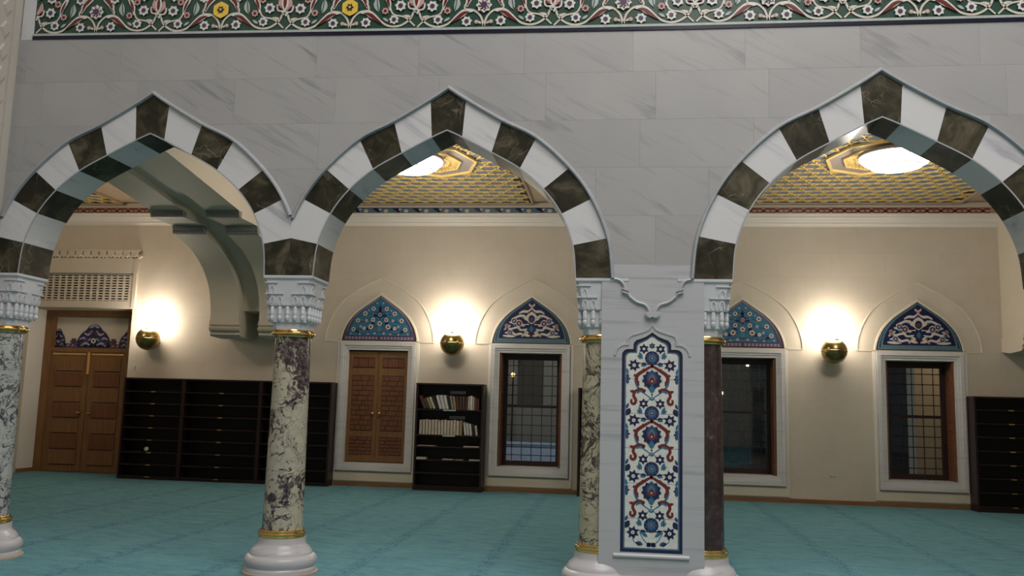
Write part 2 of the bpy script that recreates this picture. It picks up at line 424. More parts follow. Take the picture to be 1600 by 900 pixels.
def region(x0, x1, z0, z1):
    """polygon of the wall's face inside a rectangle, above the arches"""
    xs = [x0]+[x for x in xs_all if x0+1e-4 < x < x1-1e-4]+[x1]
    runs = []; cur = []
    for x in xs:
        l = low(x); l = z0 if l is None else max(z0, l)
        if l < z1-0.004: cur.append((x, l))
        else:
            if cur: cur.append((x, z1)); runs.append(cur); cur = []
            cur2 = (x, z1); last = cur2; runs.append(None); runs[-1] = None; cur = []
            pend = cur2
            cur = []; PENDING[0] = pend
            continue
        if len(cur) == 1 and PENDING[0]: cur.insert(0, PENDING[0])
        PENDING[0] = None
    if cur: runs.append(cur)
    PENDING[0] = None
    out = []
    for r_ in runs:
        if r_ and len(r_) > 1:
            a, b = r_[0], r_[-1]
            top = []
            if b[1] < z1-1e-6: top.append((b[0], z1))
            if a[1] < z1-1e-6: top.append((a[0], z1))
            out.append(r_+top)
    return out
PENDING = [None]

# ------------------------------------------------------------------ floor and hall
g = G(); g.box(-14, 10, -16, D+0.9, -0.12, 0.0)
floor = tag(g.build('floor', 'carpet'), 'teal prayer carpet with dashed darker blue stripes', 'floor', kind='structure')

# ------------------------------------------------------------------ arcade wall with its marble blocks
g = G()
for p in region(XL, XR, FLOORZ, 6.6): g.prism(p, 0.02, TW)
g.box(-13.2, XL, 0.02, TW, 0, 6.6); g.box(XR, 9.6, 0.02, TW, 0, 6.6)
wall_front = tag(g.build('wall_front', 'wall'), 'grey veined white marble arcade wall above pointed arches', 'wall', kind='structure')
courses = [(2.885,3.332,0.305),(3.332,3.785,0.78),(3.785,4.24,0.16),(4.24,4.70,0.30),(4.70,5.30,0.09)]
for z0, z1, ph in courses:
    x = ph-8.0*1.02
    while x < XR:
        a, b = max(x, XL), min(x+1.02, XR); x += 1.02
        if b-a < 0.05: continue
        zz = z1 if z1 < 5 else FZ((a+b)/2)
        for p in region(a+0.0005, b-0.0005, z0+0.0005, zz-0.0005):
            if max(q[0] for q in p)-min(q[0] for q in p) < 0.02: continue
            if z1 > 5: p = [(q[0], FZ(q[0])-0.0005) if q[1] > zz-0.01 else q for q in p]
            dy = random.uniform(0, 0.0004)
            gg = G(); gg.prism(p, dy, 0.021)
            o = gg.build('marble_block', 'wall', wall_front)

# ------------------------------------------------------------------ arches
def make_arch(i, label):
    c, sx, sz, l, r = ARCH[i]
    T = empty('pointed_arch', label, 'arch', (c, 0, ZS), 'striped pointed arches of the arcade')
    nj = len(OUT)-1
    def vous(pts, m):
        pts = [(c+sx*x, ZS+sz*z) for x, z in pts]
        pts = clipx(pts, max(l, c-3), -1); pts = clipx(pts, min(r, c+3), 1)
        if len(pts) < 3: return
        gg = G((c,0,ZS)); gg.prism(pts, 0.0015, TW); gg.build('voussoir', m, T)
    # key stone
    j = nj-1
    o = OUTS[j*KS:]; n_ = INNS[j*KS:]
    vous(o+[(-x, z) for x, z in reversed(o[:-1])]+[(-x, z) for x, z in n_]+list(reversed(n_[:-1])), 'vd')
    for j in range(nj-1):
        for sgn in (1, -1):
            o = OUTS[j*KS:(j+1)*KS+1]; n_ = INNS[j*KS:(j+1)*KS+1]
            vous([(sgn*x, z) for x, z in o]+[(sgn*x, z) for x, z in reversed(n_)], 'vd' if j % 2 == 0 else 'vw')
    # hood mould along the outer edge
    path = [(c+sx*x, ZS+sz*z) for x, z in OUTS]; path2 = [(c-sx*x, ZS+sz*z) for x, z in reversed(OUTS[:-1])]
    full = path+path2     # right foot -> apex -> left foot
    full = [p for p in full if l+0.016 <= p[0] <= r-0.016]
    if r < 9: full.insert(0, (r-0.014, low(r-0.014)))
    if l > -9: full.append((l+0.014, low(l+0.014)))
    gg = G((c,0,ZS)); gg.sweep(full, [(-0.022,0.004),(-0.020,-0.012),(-0.006,-0.030),(0.008,-0.030),(0.016,-0.014),(0.018,0.004)])
    gg.build('hood_moulding', 'mould', T, 40)
    gg = G((c,0,ZS)); inner = [(c+sx*x, ZS+sz*z) for x, z in INNS]+[(c-sx*x, ZS+sz*z) for x, z in reversed(INNS[:-1])]
    gg.sweep(inner, [(-0.006,0.0),(-0.006,-0.004),(0.006,-0.004),(0.006,0.0)]); gg.build('edge_bead', 'mould', T)
make_arch(0, 'striped dark and white marble arch beside the hall corner')
make_arch(1, 'striped pointed arch between lone column and tiled pier')
make_arch(2, 'widest striped pointed arch, right of the tiled pier')
make_arch(3, 'striped pointed arch beyond the widest arch, right of frame')

# ------------------------------------------------------------------ frieze
def make_frieze():
    T = empty('carved_frieze', 'green carved frieze with red leaves and flowers above the marble wall', 'frieze', (0, 0, 5.1))
    x0, x1, H = -5.985, 7.0, 0.66
    g = G((0,0,5.1)); n = 12
    def strip(za, zb, ya, yb, m, x0=x0):
        for i in range(n):
            a = x0+(x1-x0)*i/n; b = x0+(x1-x0)*(i+1)/n
            vs = [(a,ya,FZ(a)+za),(b,ya,FZ(b)+za),(b,ya,FZ(b)+zb),(a,ya,FZ(a)+zb),(a,yb,FZ(a)+za),(b,yb,FZ(b)+za),(b,yb,FZ(b)+zb),(a,yb,FZ(a)+zb)]
            g.add(vs, [(0,1,2,3),(4,5,6,7),(0,1,5,4),(3,2,6,7),(0,3,7,4),(1,2,6,5)], m)
    strip(0.058, H, 0.006, 0.0195, 0); g.build('green_ground', ['t_green'], T)
    g = G((0,0,5.1)); strip(0.0, 0.034, -0.010, 0.0195, 0); g.build('dark_blue_border', ['t_dkblue'], T); g = G((0,0,5.1)); strip(H+0.024, H+0.06, -0.010, 0.0195, 0); g.build('dark_blue_border', ['t_dkblue'], T)
    g = G((0,0,5.1)); strip(0.034, 0.058, -0.012, 0.0195, 0); g.build('white_border', ['t_grey'], T); g = G((0,0,5.1)); strip(H, H+0.024, -0.012, 0.0195, 0); g.build('white_border', ['t_grey'], T)
    g = G((0,0,5.1)); g.box(-6.12, -5.985, 0.0, 0.0195, FZ(-6), 6.6); g.build('plain_margin', ['vw'], T)
    g = G((0,0,5.1)); g.box(-6.12, x1, 0.0, 0.0195, 5.1+H+0.125, 6.6); g.build('marble_band', ['wall'], T)
    mats = ['t_grey','t_red','t_white','t_purple','t_pink','t_green','t_yellow','t_dk','t_cream']
    A = Art(mats, 0.0035)
    A.inside = lambda x, z: x0+0.01 < x < x1-0.01 and FZ(x)+0.055 < z < FZ(x)+H+0.004
    per = 1.325; xs = [-5.305+per*k for k in range(-1, 11)]
    V = 't_cream'
    for k, xf in enumerate(xs):
        zb = FZ(xf)+0.066
        for s_ in (1, -1):
            A.at(xf, zb, s_)
            # stems and thick red leaves springing from below the flower
            A.stroke([(0,0.0),(0.03,0.10),(0.10,0.165),(0.18,0.165),(0.28,0.09),(0.38,0.02),(0.50,0.015),(0.60,0.08),(0.64,0.17)], 0.020, V, 2)
            A.stroke([(0.10,0.155),(0.17,0.158),(0.25,0.105),(0.34,0.035)], 0.062, 't_white', 3, 5, 1.0)
            A.stroke([(0.135,0.150),(0.20,0.135),(0.26,0.088),(0.33,0.036)], 0.036, 't_red', 4, 5, 1.0)
            A.stroke([(0.17,0.20),(0.145,0.29),(0.07,0.37),(0.02,0.41)], 0.072, 't_white', 2, 5, 0.9)
            A.stroke([(0.165,0.21),(0.14,0.29),(0.08,0.355),(0.035,0.395)], 0.034, 't_red', 3, 5, 0.9)
            A.stroke([(0.17,0.15),(0.19,0.2),(0.165,0.25)], 0.016, V, 4)
            A.stroke([(0.65,0.01),(0.55,0.10),(0.44,0.13),(0.40,0.20),(0.37,0.30),(0.33,0.40),(0.36,0.52)], 0.016, V, 2)
            A.stroke([(0.40,0.17),(0.385,0.26),(0.345,0.34),(0.325,0.40)], 0.050, 't_white', 3, 5, 0.9)
            A.stroke([(0.395,0.20),(0.375,0.27),(0.345,0.34)], 0.026, 't_red', 4, 5, 1.0)
            A.leaf((0.285,0.16), (0.265,0.31), 0.062, 't_grey', 2, 0.012)
            A.stroke([(0.285,0.17),(0.272,0.24),(0.268,0.30)], 0.008, 't_green', 3)
            A.leaf((0.53,0.12),(0.62,0.10), 0.030, 't_cream', 2); A.leaf((0.33,0.10),(0.39,0.06), 0.026, 't_grey', 2); A.leaf((0.02,0.03),(0.07,0.055),0.024,'t_cream',3)
            for (fx, fz, fr, pc, cc) in ((0.165,0.052,0.046,'t_white','t_purple'),(0.445,0.075,0.044,'t_white','t_purple'),(0.505,0.215,0.050,'t_white','t_purple'),
                                         (0.355,0.165,0.032,'t_pink','t_red'),(0.185,0.345,0.048,'t_white','t_purple'),(0.50,0.37,0.052,'t_white','t_purple'),(0.43,0.305,0.034,'t_pink','t_red'),
                                         (0.07,0.045,0.020,'t_pink','t_cream'),(0.26,0.44,0.036,'t_white','t_purple'),(0.13,0.50,0.046,'t_white','t_purple'),(0.42,0.52,0.05,'t_white','t_purple')):
                A.flower((fx, fz), fr*1.18, pc, cc, 5, 7)
            # palmette half
            A.leaf((0.6625,0.18),(0.575,0.255), 0.052, 't_white', 4, 0.02); A.leaf((0.65,0.19),(0.588,0.245), 0.026, 't_red', 5, 0.015)
            A.leaf((0.6625,0.20),(0.61,0.33), 0.056, 't_pink', 4, 0.02)
            A.stroke([(0.655,0.14),(0.63,0.19),(0.60,0.20)], 0.028, 't_white', 5, 4, 0.6)
            A.leaf((0.6625,0.36),(0.58,0.50), 0.07, 't_grey', 3, 0.02); A.leaf((0.6625,0.38),(0.6,0.48), 0.03, 't_red', 4, 0.02)
        A.at(xf, zb)
        yel = k in (2, 3)
        if yel:
            A.star((0,0.21), 0.088, 't_yellow', 6, 6, 0.90, PI/2); A.star((0,0.21), 0.042, 't_dk', 8, 6, 0.6); A.disc((0,0.21), 0.012, 't_yellow', 9)
        else:
            A.star((0,0.21), 0.080, 't_white', 6, 8, 0.78); A.star((0,0.21), 0.066, 't_red', 7, 8, 0.5, 0.2); A.star((0,0.21), 0.050, 't_white', 8, 8, 0.6); A.disc((0,0.21), 0.033, 't_purple', 9)
        A.flower((0,0.47), 0.055, 't_white', 't_purple', 6, 8)
        A.at(xf+per/2, zb); A.leaf((0,0.17),(0,0.36), 0.072, 't_white', 6); A.leaf((0,0.20),(0,0.34), 0.036, 't_red', 7); A.disc((0,0.175), 0.018, 't_cream', 8)
    o = A.build('carved_flowers', 0.004); o.parent = T; o.matrix_parent_inverse = Matrix.Translation((0,0,-5.1))
    tag(o, kind='stuff')
make_frieze()

# ------------------------------------------------------------------ columns
def make_column(x, mat, label, group='columns of the arcade'):
    T = empty('marble_column', label, 'column', (x, CY, 0), group); O = (x, CY, 0)
    g = G(O); g.lathe(x, CY, [(0.33,0),(0.33,0.035),(0.325,0.05),(0.318,0.06),(0.322,0.075),(0.332,0.10),(0.330,0.135),(0.312,0.16),(0.290,0.17),(0.286,0.185),(0.280,0.20),(0.262,0.225),(0.232,0.25),(0.222,0.275),(0.220,0.318)], 40)
    g.build('base', 'base', T, 35)
    g = G(O); g.lathe(x, CY, [(0.325,0.0),(0.345,0.0),(0.345,0.016),(0.325,0.02)], 40); g.build('base_rim', 'sand', T, 35)
    g = G(O)
    for zc, r, h in ((0.330,0.214,0.016),(0.356,0.222,0.017),(0.382,0.206,0.013)):
        g.lathe(x, CY, [(r-0.02,zc-h),(r-0.004,zc-h*0.7),(r,zc),(r-0.004,zc+h*0.7),(r-0.02,zc+h)], 40)
    g.build('lower_ring', 'gold', T, 50)
    g = G(O); g.lathe(x, CY, [(0.186,0.33),(0.186,0.42),(0.180,1.0),(0.172,1.7),(0.165,2.20)], 40); g.build('shaft', mat, T, 40)
    g = G(O)
    for zc, r, h in ((2.188,0.188,0.012),(2.213,0.205,0.016),(2.238,0.190,0.012)):
        g.lathe(x, CY, [(r-0.03,zc-h),(r-0.004,zc-h*0.7),(r,zc),(r-0.004,zc+h*0.7),(r-0.03,zc+h)], 40)
    g.build('upper_ring', 'gold', T, 50)
    # stalactite capital
    def sq(h, ch):   # chamfered square outline of half width h
        k = h-ch; return [(x+a, CY+b) for a, b in ((-k,-h),(k,-h),(h,-k),(h,k),(k,h),(-k,h),(-h,k),(-h,-k))]
    def loft(g, secs):
        vs = []; fs = []
        for h, ch, z in secs: vs += [(p[0], p[1], z) for p in sq(h, ch)]
        for j in range(len(secs)-1):
            for i in range(8): fs.append((j*8+i, j*8+(i+1)%8, (j+1)*8+(i+1)%8, (j+1)*8+i))
        fs += [tuple(range(8)), tuple(range((len(secs)-1)*8, len(secs)*8))]; g.add(vs, fs)
    g = G(O); loft(g, [(0.165,0.055,2.245),(0.170,0.055,2.305),(0.185,0.045,2.315),(0.188,0.045,2.455),(0.212,0.04,2.470),(0.214,0.04,2.480),(0.205,0.05,2.482),(0.224,0.02,2.70),(0.228,0.012,2.722)])
    cap = g.build('capital', 'carved', T)
    g = G(O); loft(g, [(0.236,0.004,2.722),(0.241,0.002,2.732),(0.241,0.002,ZS-0.001)]); g.build('abacus', 'carved', T)
    def onfaces(fn):
        for k in range(4):
            ca, sa = math.cos(k*PI/2), math.sin(k*PI/2)
            fn(lambda u, d, z: (x+ca*u+sa*d, CY+sa*u-ca*d, z))
    g = G(O)     # lower tier of hanging drops
    def drops(F):
        for u in (-0.15,-0.075,0.0,0.075,0.15):
            p = F(u, 0.196, 0); r = 0.021
            g.lathe(p[0], p[1], [(0.006,2.318),(0.017,2.332),(r,2.352),(r,2.368),(r*0.8,2.375),(r,2.385),(r*1.05,2.412),(r*0.85,2.42),(r*1.1,2.44),(r*0.7,2.462)], 8)
    onfaces(drops); g.build('stalactite_row', 'carved', cap, 40)
    g = G(O)     # two tiers of little pointed cells near the corners, with ledges over them
    def cells(F):
        for s_ in (-1, 1):
            for (u, z, w, h, d) in ((0.155*s_,2.585,0.030,0.085,0.214),(0.075*s_,2.485,0.026,0.085,0.207),(0.15*s_,2.485,0.026,0.085,0.207)):
                for q in (-1, 1):
                    pts = [(u+q*w, z), (u+q*w, z+h*0.55), (u, z+h), (u, z+h*0.82), (u+q*(w-0.011), z+h*0.48), (u+q*(w-0.011), z)]
                    vs = [F(a, d-0.012, b) for a, b in pts]+[F(a, d+0.012, b) for a, b in pts]; n = len(pts)
                    g.add(vs, [tuple(range(n)), tuple(range(2*n-1, n-1, -1))]+[(i,(i+1)%n,n+(i+1)%n,n+i) for i in range(n)])
            for (u0, u1, z, d) in ((0.10,0.215,2.682,0.222),(0.04,0.21,2.576,0.214)):
                a, b = sorted((u0*s_, u1*s_))
                vs = [F(p, q, r) for p in (a, b) for q in (d-0.02, d+0.012) for r in (z, z+0.012)]
                g.add(vs, [(0,1,3,2),(4,6,7,5),(0,4,5,1),(2,3,7,6),(0,2,6,4),(1,5,7,3)])
    onfaces(cells); g.build('niche_cells', 'carved', cap)
    return T
make_column(-6.133, 'shaft_b', 'pale grey marble column at the far left edge')
make_column(-3.127, 'shaft_a', 'free-standing cream marble column with purple-black veins')
make_column(-0.171, 'shaft_c', 'olive and cream marble column engaged left of tiled pier')
make_column(0.745, 'shaft_d', 'dark brownish-red marble column engaged right of tiled pier')

make_column(3.86, 'shaft_a', 'cream marble column under the right end of widest arch')

# ------------------------------------------------------------------ tiled pier
def make_pier():
    cx = 0.283; O = (cx, 0, 0)
    T = empty('marble_pier', 'white marble pier with tall blue, red and white tile panel', 'pier', O)
    hw = 0.453
    # panel outline (relative to centre)
    def arcs(h, hs, z0, zsh, zst, zap, r):
        right = [(h, z0), (h, zsh-r)]+[(h-r+r*math.cos(a), zsh-r+r*math.sin(a)) for a in (0.4,0.8,1.2)]+[(h-r, zsh), (hs, zsh), (hs, zst-0.03)]
        right += [(hs*0.95, zst-0.01),(hs*0.84, zst+0.008),(hs*0.6, zst+0.022),(hs*0.34, zst+0.040),(hs*0.14, zst+0.062)]
        pts = right+[(0, zap)]+[(-x, z) for x, z in reversed(right)]
        return [(cx+x, z) for x, z in pts]
    P0 = arcs(0.267, 0.166, 0.357, 2.118, 2.190, 2.270, 0.055)
    P1 = arcs(0.240, 0.142, 0.385, 2.092, 2.168, 2.240, 0.045)
    P2 = arcs(0.228, 0.131, 0.397, 2.082, 2.158, 2.226, 0.040)
    PF = arcs(0.330, 0.215, 0.310, 2.160, 2.236, 2.345, 0.10)
    # body: face built around the panel recess
    g = G(O)
    g.box(cx-hw, cx+hw, 0.03, TW, 0.0, FLOORZ)
    n = len(P0)
    ring = P0; half = n//2
    left_poly = [(cx-hw, 0.0), (cx, 0.0), (cx, 0.357)]+[p for p in reversed(ring) if p[0] <= cx+1e-9][:0]
    # split the face at the centre line into two polygons
    rightc = ring[:half+1]; leftc = ring[half:]
    g.prism([(cx,0.0),(cx+hw,0.0),(cx+hw,FLOORZ),(cx,FLOORZ)]+list(reversed(rightc))+[(cx,0.357)], 0.0, 0.03)
    g.prism([(cx,0.0),(cx,0.357)]+list(reversed(leftc))+[(cx,FLOORZ),(cx-hw,FLOORZ),(cx-hw,0.0)], 0.0, 0.03)
    for p in region(-0.5, 1.1, FLOORZ, 2.8845): g.prism(p, 0.0, 0.021)
    body = g.build('pier_body', 'pier', T)
    g = G(O); g.box(cx-hw-0.03, cx+hw+0.03, -0.05, TW, 0, 0.10); g.box(cx-hw-0.012, cx+hw+0.012, -0.022, TW, 0.10, 0.16); g.build('plinth', 'base', T)
    # carved ogee frame, finial and brackets
    g = G(O); g.sweep(PF[1:-1], [(-0.012,0.0),(-0.008,-0.008),(0.008,-0.008),(0.014,0.0)])
    g.build('carved_frame', 'pier', T, 40)
    g = G(O); g.prism_x([(0.0,0.312),(-0.016,0.318),(-0.016,0.332),(-0.008,0.345),(0.0,0.348)], cx-0.325, cx+0.325); g.build('panel_sill', 'pier', T)
    curve = spline([(-0.345,2.747),(-0.300,2.738),(-0.262,2.702),(-0.238,2.640),(-0.200,2.585),(-0.140,2.540),(-0.070,2.516),(-0.036,2.475),(-0.026,2.445)], 5)
    for s_ in (-1, 1):
        g = G(O); g.sweep([(cx-s_*a, b) for a, b in curve], [(-0.016,0.0),(-0.012,-0.016),(0.0,-0.022),(0.012,-0.016),(0.016,0.0)])
        kx, kz = cx+s_*0.242, 2.638
        for d in (-0.014, 0.014): g.prism([(kx-0.030,kz+d-0.008-s_*0.01),(kx+0.030,kz+d-0.008+s_*0.01),(kx+0.030,kz+d+0.006+s_*0.01),(kx-0.030,kz+d+0.006-s_*0.01)], -0.028, 0.0)
        g.build('carved_bracket', 'pier', T, 50)
    hpts = spline([(-0.062,2.455),(0,2.448),(0.062,2.455),(0.066,2.425),(0.045,2.396),(0.018,2.392),(0,2.405),(-0.018,2.392),(-0.045,2.396),(-0.066,2.425),(-0.062,2.455)], 3)[:-1]
    g = G(O); g.prism([(cx+a, b) for a, b in hpts], -0.030, 0.0); g.prism([(cx+a*0.8, 2.425+(b-2.425)*0.8) for a, b in hpts], -0.038, -0.030); g.build('carved_finial', 'pier', T)
    # tile panel: six glazed tiles with real joints, border and painted ornament
    pan = G(O); pan.prism(P0, 0.018, 0.031); pan = pan.build('tile_panel', 't_dk', T)
    joints = [0.357, 0.645, 0.945, 1.247, 1.550, 1.853, 2.3]
    def band(poly, z0, z1):
        def cl(poly, lim, sg):
            out = []
            for i in range(len(poly)):
                a, b = poly[i-1], poly[i]; ia, ib = sg*a[1] <= sg*lim, sg*b[1] <= sg*lim
                if ia != ib: t = (lim-a[1])/(b[1]-a[1]); out.append((a[0]+t*(b[0]-a[0]), lim))
                if ib: out.append(b)
            return out
        return cl(cl(poly, z0, -1), z1, 1)
    for a, b in zip(joints[:-1], joints[1:]):
        for poly, y0, y1, m, nm in ((P0, 0.012, 0.0185, 't_navy', 'tile'),):
            q = band(poly, a+0.0012, b-0.0012)
            if len(q) > 2: G(O).prism(q, y0, y1).build(nm, m, pan)
    A = Art(['t_blue','t_white','t_navy','t_teal','t_red','t_turq','t_slate','t_pink'], 0.0006)
    for a, b in zip(joints[:-1], joints[1:]):
        A.poly(band(P1, a+0.0015, b-0.0015), 't_slate', 1); A.poly(band(P2, a+0.0015, b-0.0015), 't_white', 2)
    ok = lambda p: True
    lo_, hi_ = 0.40, 2.22
    A.xclip = (cx-0.2275, cx+0.2275)
    A.inside = lambda x, z: (abs(x-cx) < 0.2277 and 0.399 < z < 2.08) or (abs(x-cx) < 0.130 and z < 2.176) or (abs(x-cx) < 0.05 and z < 2.19)
    for kk, zr in enumerate((2.040, 1.555, 1.070, 0.590)):
        top = kk == 0; last = kk == 3
        A.at(cx, zr)
        A.disc((0,0), 0.064, 't_navy', 4, 14); A.star((0,0), 0.058, 't_blue', 5, 9, 0.7); A.disc((0,0), 0.030, 't_teal', 6, 10); A.star((0,0), 0.026, 't_navy', 7, 8, 0.4); A.disc((0,0), 0.008, 't_pink', 8, 8)
        if top: A.star((0,0.110), 0.032, 't_navy', 4, 6, 0.55, PI/2); A.disc((0,0.110), 0.011, 't_turq', 5)
        for s_ in (1, -1):
            A.at(cx, zr, s_)
            A.star((0.073,0.082), 0.047, 't_navy', 4, 6, 0.62, PI/2); A.disc((0.073,0.082), 0.013, 't_white', 5, 6)
            A.leaf((0.085,-0.01),(0.115,0.055), 0.030, 't_turq', 4); A.leaf((0.100,-0.012),(0.13,0.03), 0.020, 't_slate', 4)
            A.stroke([(0.03,-0.058),(0.09,-0.046),(0.15,-0.055)], 0.007, 't_navy', 3); A.leaf((0.045,-0.055),(0.095,-0.055), 0.034, 't_navy', 4); A.leaf((0.05,-0.068),(0.10,-0.066), 0.018, 't_turq', 5)
            A.star((0.158,-0.065), 0.058, 't_navy', 4, 7, 0.60); A.disc((0.158,-0.065), 0.017, 't_white', 5, 7); A.disc((0.158,-0.065), 0.006, 't_teal', 6, 6)
            if not last:
                A.stroke([(0.0,-0.070),(0.06,-0.115),(0.128,-0.165),(0.135,-0.22),(0.10,-0.275),(0.0,-0.345)], 0.034, 't_turq', 3)
                A.stroke([(0.0,-0.070),(0.055,-0.118),(0.105,-0.165),(0.110,-0.22),(0.080,-0.272),(0.0,-0.335)], 0.034, 't_white', 4)
                A.stroke([(-0.012,-0.062),(0.06,-0.105),(0.125,-0.150),(0.135,-0.19),(0.115,-0.245)], 0.032, 't_red', 5, 5, 0.55)
                for (a, b) in ((0.075,-0.105),(0.150,-0.155),(0.122,-0.215)): A.disc((a, b), 0.013, 't_red', 6, 7)
                A.stroke([(0.055,-0.290),(0.10,-0.275),(0.145,-0.295),(0.160,-0.335),(0.140,-0.375),(0.155,-0.405),(0.180,-0.395),(0.178,-0.365)], 0.026, 't_red', 5, 5, 0.3)
                A.stroke([(0.06,-0.302),(0.10,-0.292),(0.132,-0.312)], 0.020, 't_turq', 4, 4, 0.5); A.leaf((0.135,-0.305),(0.195,-0.290), 0.026, 't_red', 6)
                A.star((0.236,-0.185), 0.050, 't_navy', 3, 8, 0.7); A.leaf((0.215,-0.235),(0.222,-0.140), 0.034, 't_blue', 5); A.leaf((0.212,-0.15),(0.224,-0.09), 0.022, 't_turq', 4)
                A.leaf((0.226,-0.51),(0.190,-0.445), 0.05, 't_navy', 4); A.leaf((0.224,-0.45),(0.205,-0.40), 0.024, 't_blue', 4)
                A.leaf((0.0,-0.375),(0.022,-0.345), 0.018, 't_turq', 5); A.stroke([(0.0,-0.34),(0.03,-0.37),(0.05,-0.39)], 0.006, 't_teal', 4)
            else:
                A.leaf((0.03,-0.10),(0.085,-0.06), 0.03, 't_turq', 4); A.stroke([(0.0,-0.18),(0.06,-0.13),(0.10,-0.06)], 0.008, 't_teal', 4); A.leaf((0.07,-0.165),(0.135,-0.150), 0.04, 't_blue', 4)
                A.stroke([(0.10,-0.165),(0.15,-0.14),(0.16,-0.08)], 0.007, 't_slate', 4); A.leaf((0.0,-0.15),(0.04,-0.18), 0.04, 't_navy', 4)
        A.at(cx, zr)
        if not last:   # central palmette
            A.disc((0,-0.195), 0.074, 't_navy', 5, 12, 0.080); A.star((0,-0.192), 0.090, 't_navy', 6, 11, 0.80, PI/2); A.leaf((0,-0.245),(0,-0.105), 0.095, 't_blue', 7)
            A.leaf((0,-0.24),(0,-0.135), 0.060, 't_slate', 8); A.leaf((0,-0.235),(0,-0.165), 0.048, 't_red', 9); A.disc((0,-0.205), 0.010, 't_pink', 10, 6)
            for a in (-0.035, 0.035): A.disc((a,-0.215), 0.012, 't_red', 9, 6)
            A.leaf((0,-0.31),(0,-0.24), 0.050, 't_turq', 7)
    o = A.build('painted_ornament', 0.0118); o.parent = pan; o.matrix_parent_inverse = Matrix.Translation((-cx,0,0))
    tag(o, kind='stuff')
make_pier()

# ------------------------------------------------------------------ hall corner on the left
g = G(); g.box(-6.75, -6.135, -16, 0.02, 0, 12)
wl = tag(g.build('wall_left', 'hallstone'), 'pale projecting hall wall with carved geometric band', 'wall', kind='structure')
for k in range(14):
    z = 3.3+0.235*k
    for yy in (-0.22,-0.40,-0.58):
        g = G(); g.add([(-6.135,yy-0.07,z),(-6.135,yy,z-0.10),(-6.135,yy+0.07,z),(-6.135,yy,z+0.10),(-6.118,yy-0.05,z),(-6.118,yy,z-0.075),(-6.118,yy+0.05,z),(-6.118,yy,z+0.075)],
              [(4,5,6,7),(0,1,5,4),(1,2,6,5),(2,3,7,6),(3,0,4,7)]); g.build('carved_lozenge', 'hallstone', wl)
g = G(); g.box(-6.135, -6.112, -0.13, -0.06, 0, 6.6); g.build('edge_strip', 'hallstone', wl)
g = G(); g.box(12, 12.3, -16, 0.02, 0, 12); tag(g.build('wall_hall_right', 'cream'), 'pale right wall of the prayer hall', 'wall', kind='structure')
g = G(); g.box(-6.75, 12.3, -16.3, -16, 0, 12); tag(g.build('wall_hall_rear', 'cream'), 'pale rear wall of the prayer hall', 'wall', kind='structure')
g = G(); g.box(-6.75, 12.3, -16.3, 0.3, 12, 12.3); tag(g.build('ceiling_hall', 'white'), 'white ceiling of the prayer hall', 'ceiling', kind='structure')
g = G(); g.box(-6.75, 12.3, 0.02, 0.3, 6.6, 12); tag(g.build('wall_hall_upper', 'wall'), 'upper marble wall over the frieze', 'wall', kind='structure')
g = G(); g.box(9.6, 12.3, 0.02, 0.3, 0, 6.6); tag(g.build('wall_hall_side', 'wall'), 'marble wall beyond the arcade', 'wall', kind='structure')

# ------------------------------------------------------------------ gallery shell
WIN = {2: -1.661, 3: 2.215, 4: 5.285}; SHX = -4.593
g = G()
holes = sorted([(-11.86, -9.67, 0.0, 3.29)]+[(c-0.585, c+0.585, 0.44, 2.56) for c in (SHX, *WIN.values())])
x = -13.2
for a, b, z0, z1 in holes:
    g.box(x, a, D, D+0.5, 0, 5.7)
    if z0 > 0: g.box(a, b, D, D+0.5, 0, z0)
    g.box(a, b, D, D+0.5, z1, 5.7); x = b
g.box(x, 9.6, D, D+0.5, 0, 5.7)
wall_back = tag(g.build('wall_back', 'beige'), 'warm beige stone back wall of the gallery', 'wall', kind='structure')
g = G(); g.box(-13.4, -13.2, TW, D+1.2, 0, 5.7); tag(g.build('wall_gallery_left', 'beige'), 'beige end wall of the gallery', 'wall', kind='structure')
g = G(); g.box(9.6, 9.8, TW-0.4, D+0.5, 0, 5.7); tag(g.build('wall_right', 'beige'), 'beige right end wall of the gallery', 'wall', kind='structure')
g = G(); g.box(-13.3, 9.7, TW, D+0.02, ZC, ZC+0.12); tag(g.build('ceiling', 'sand'), 'sand coloured gallery ceiling', 'ceiling', kind='structure')
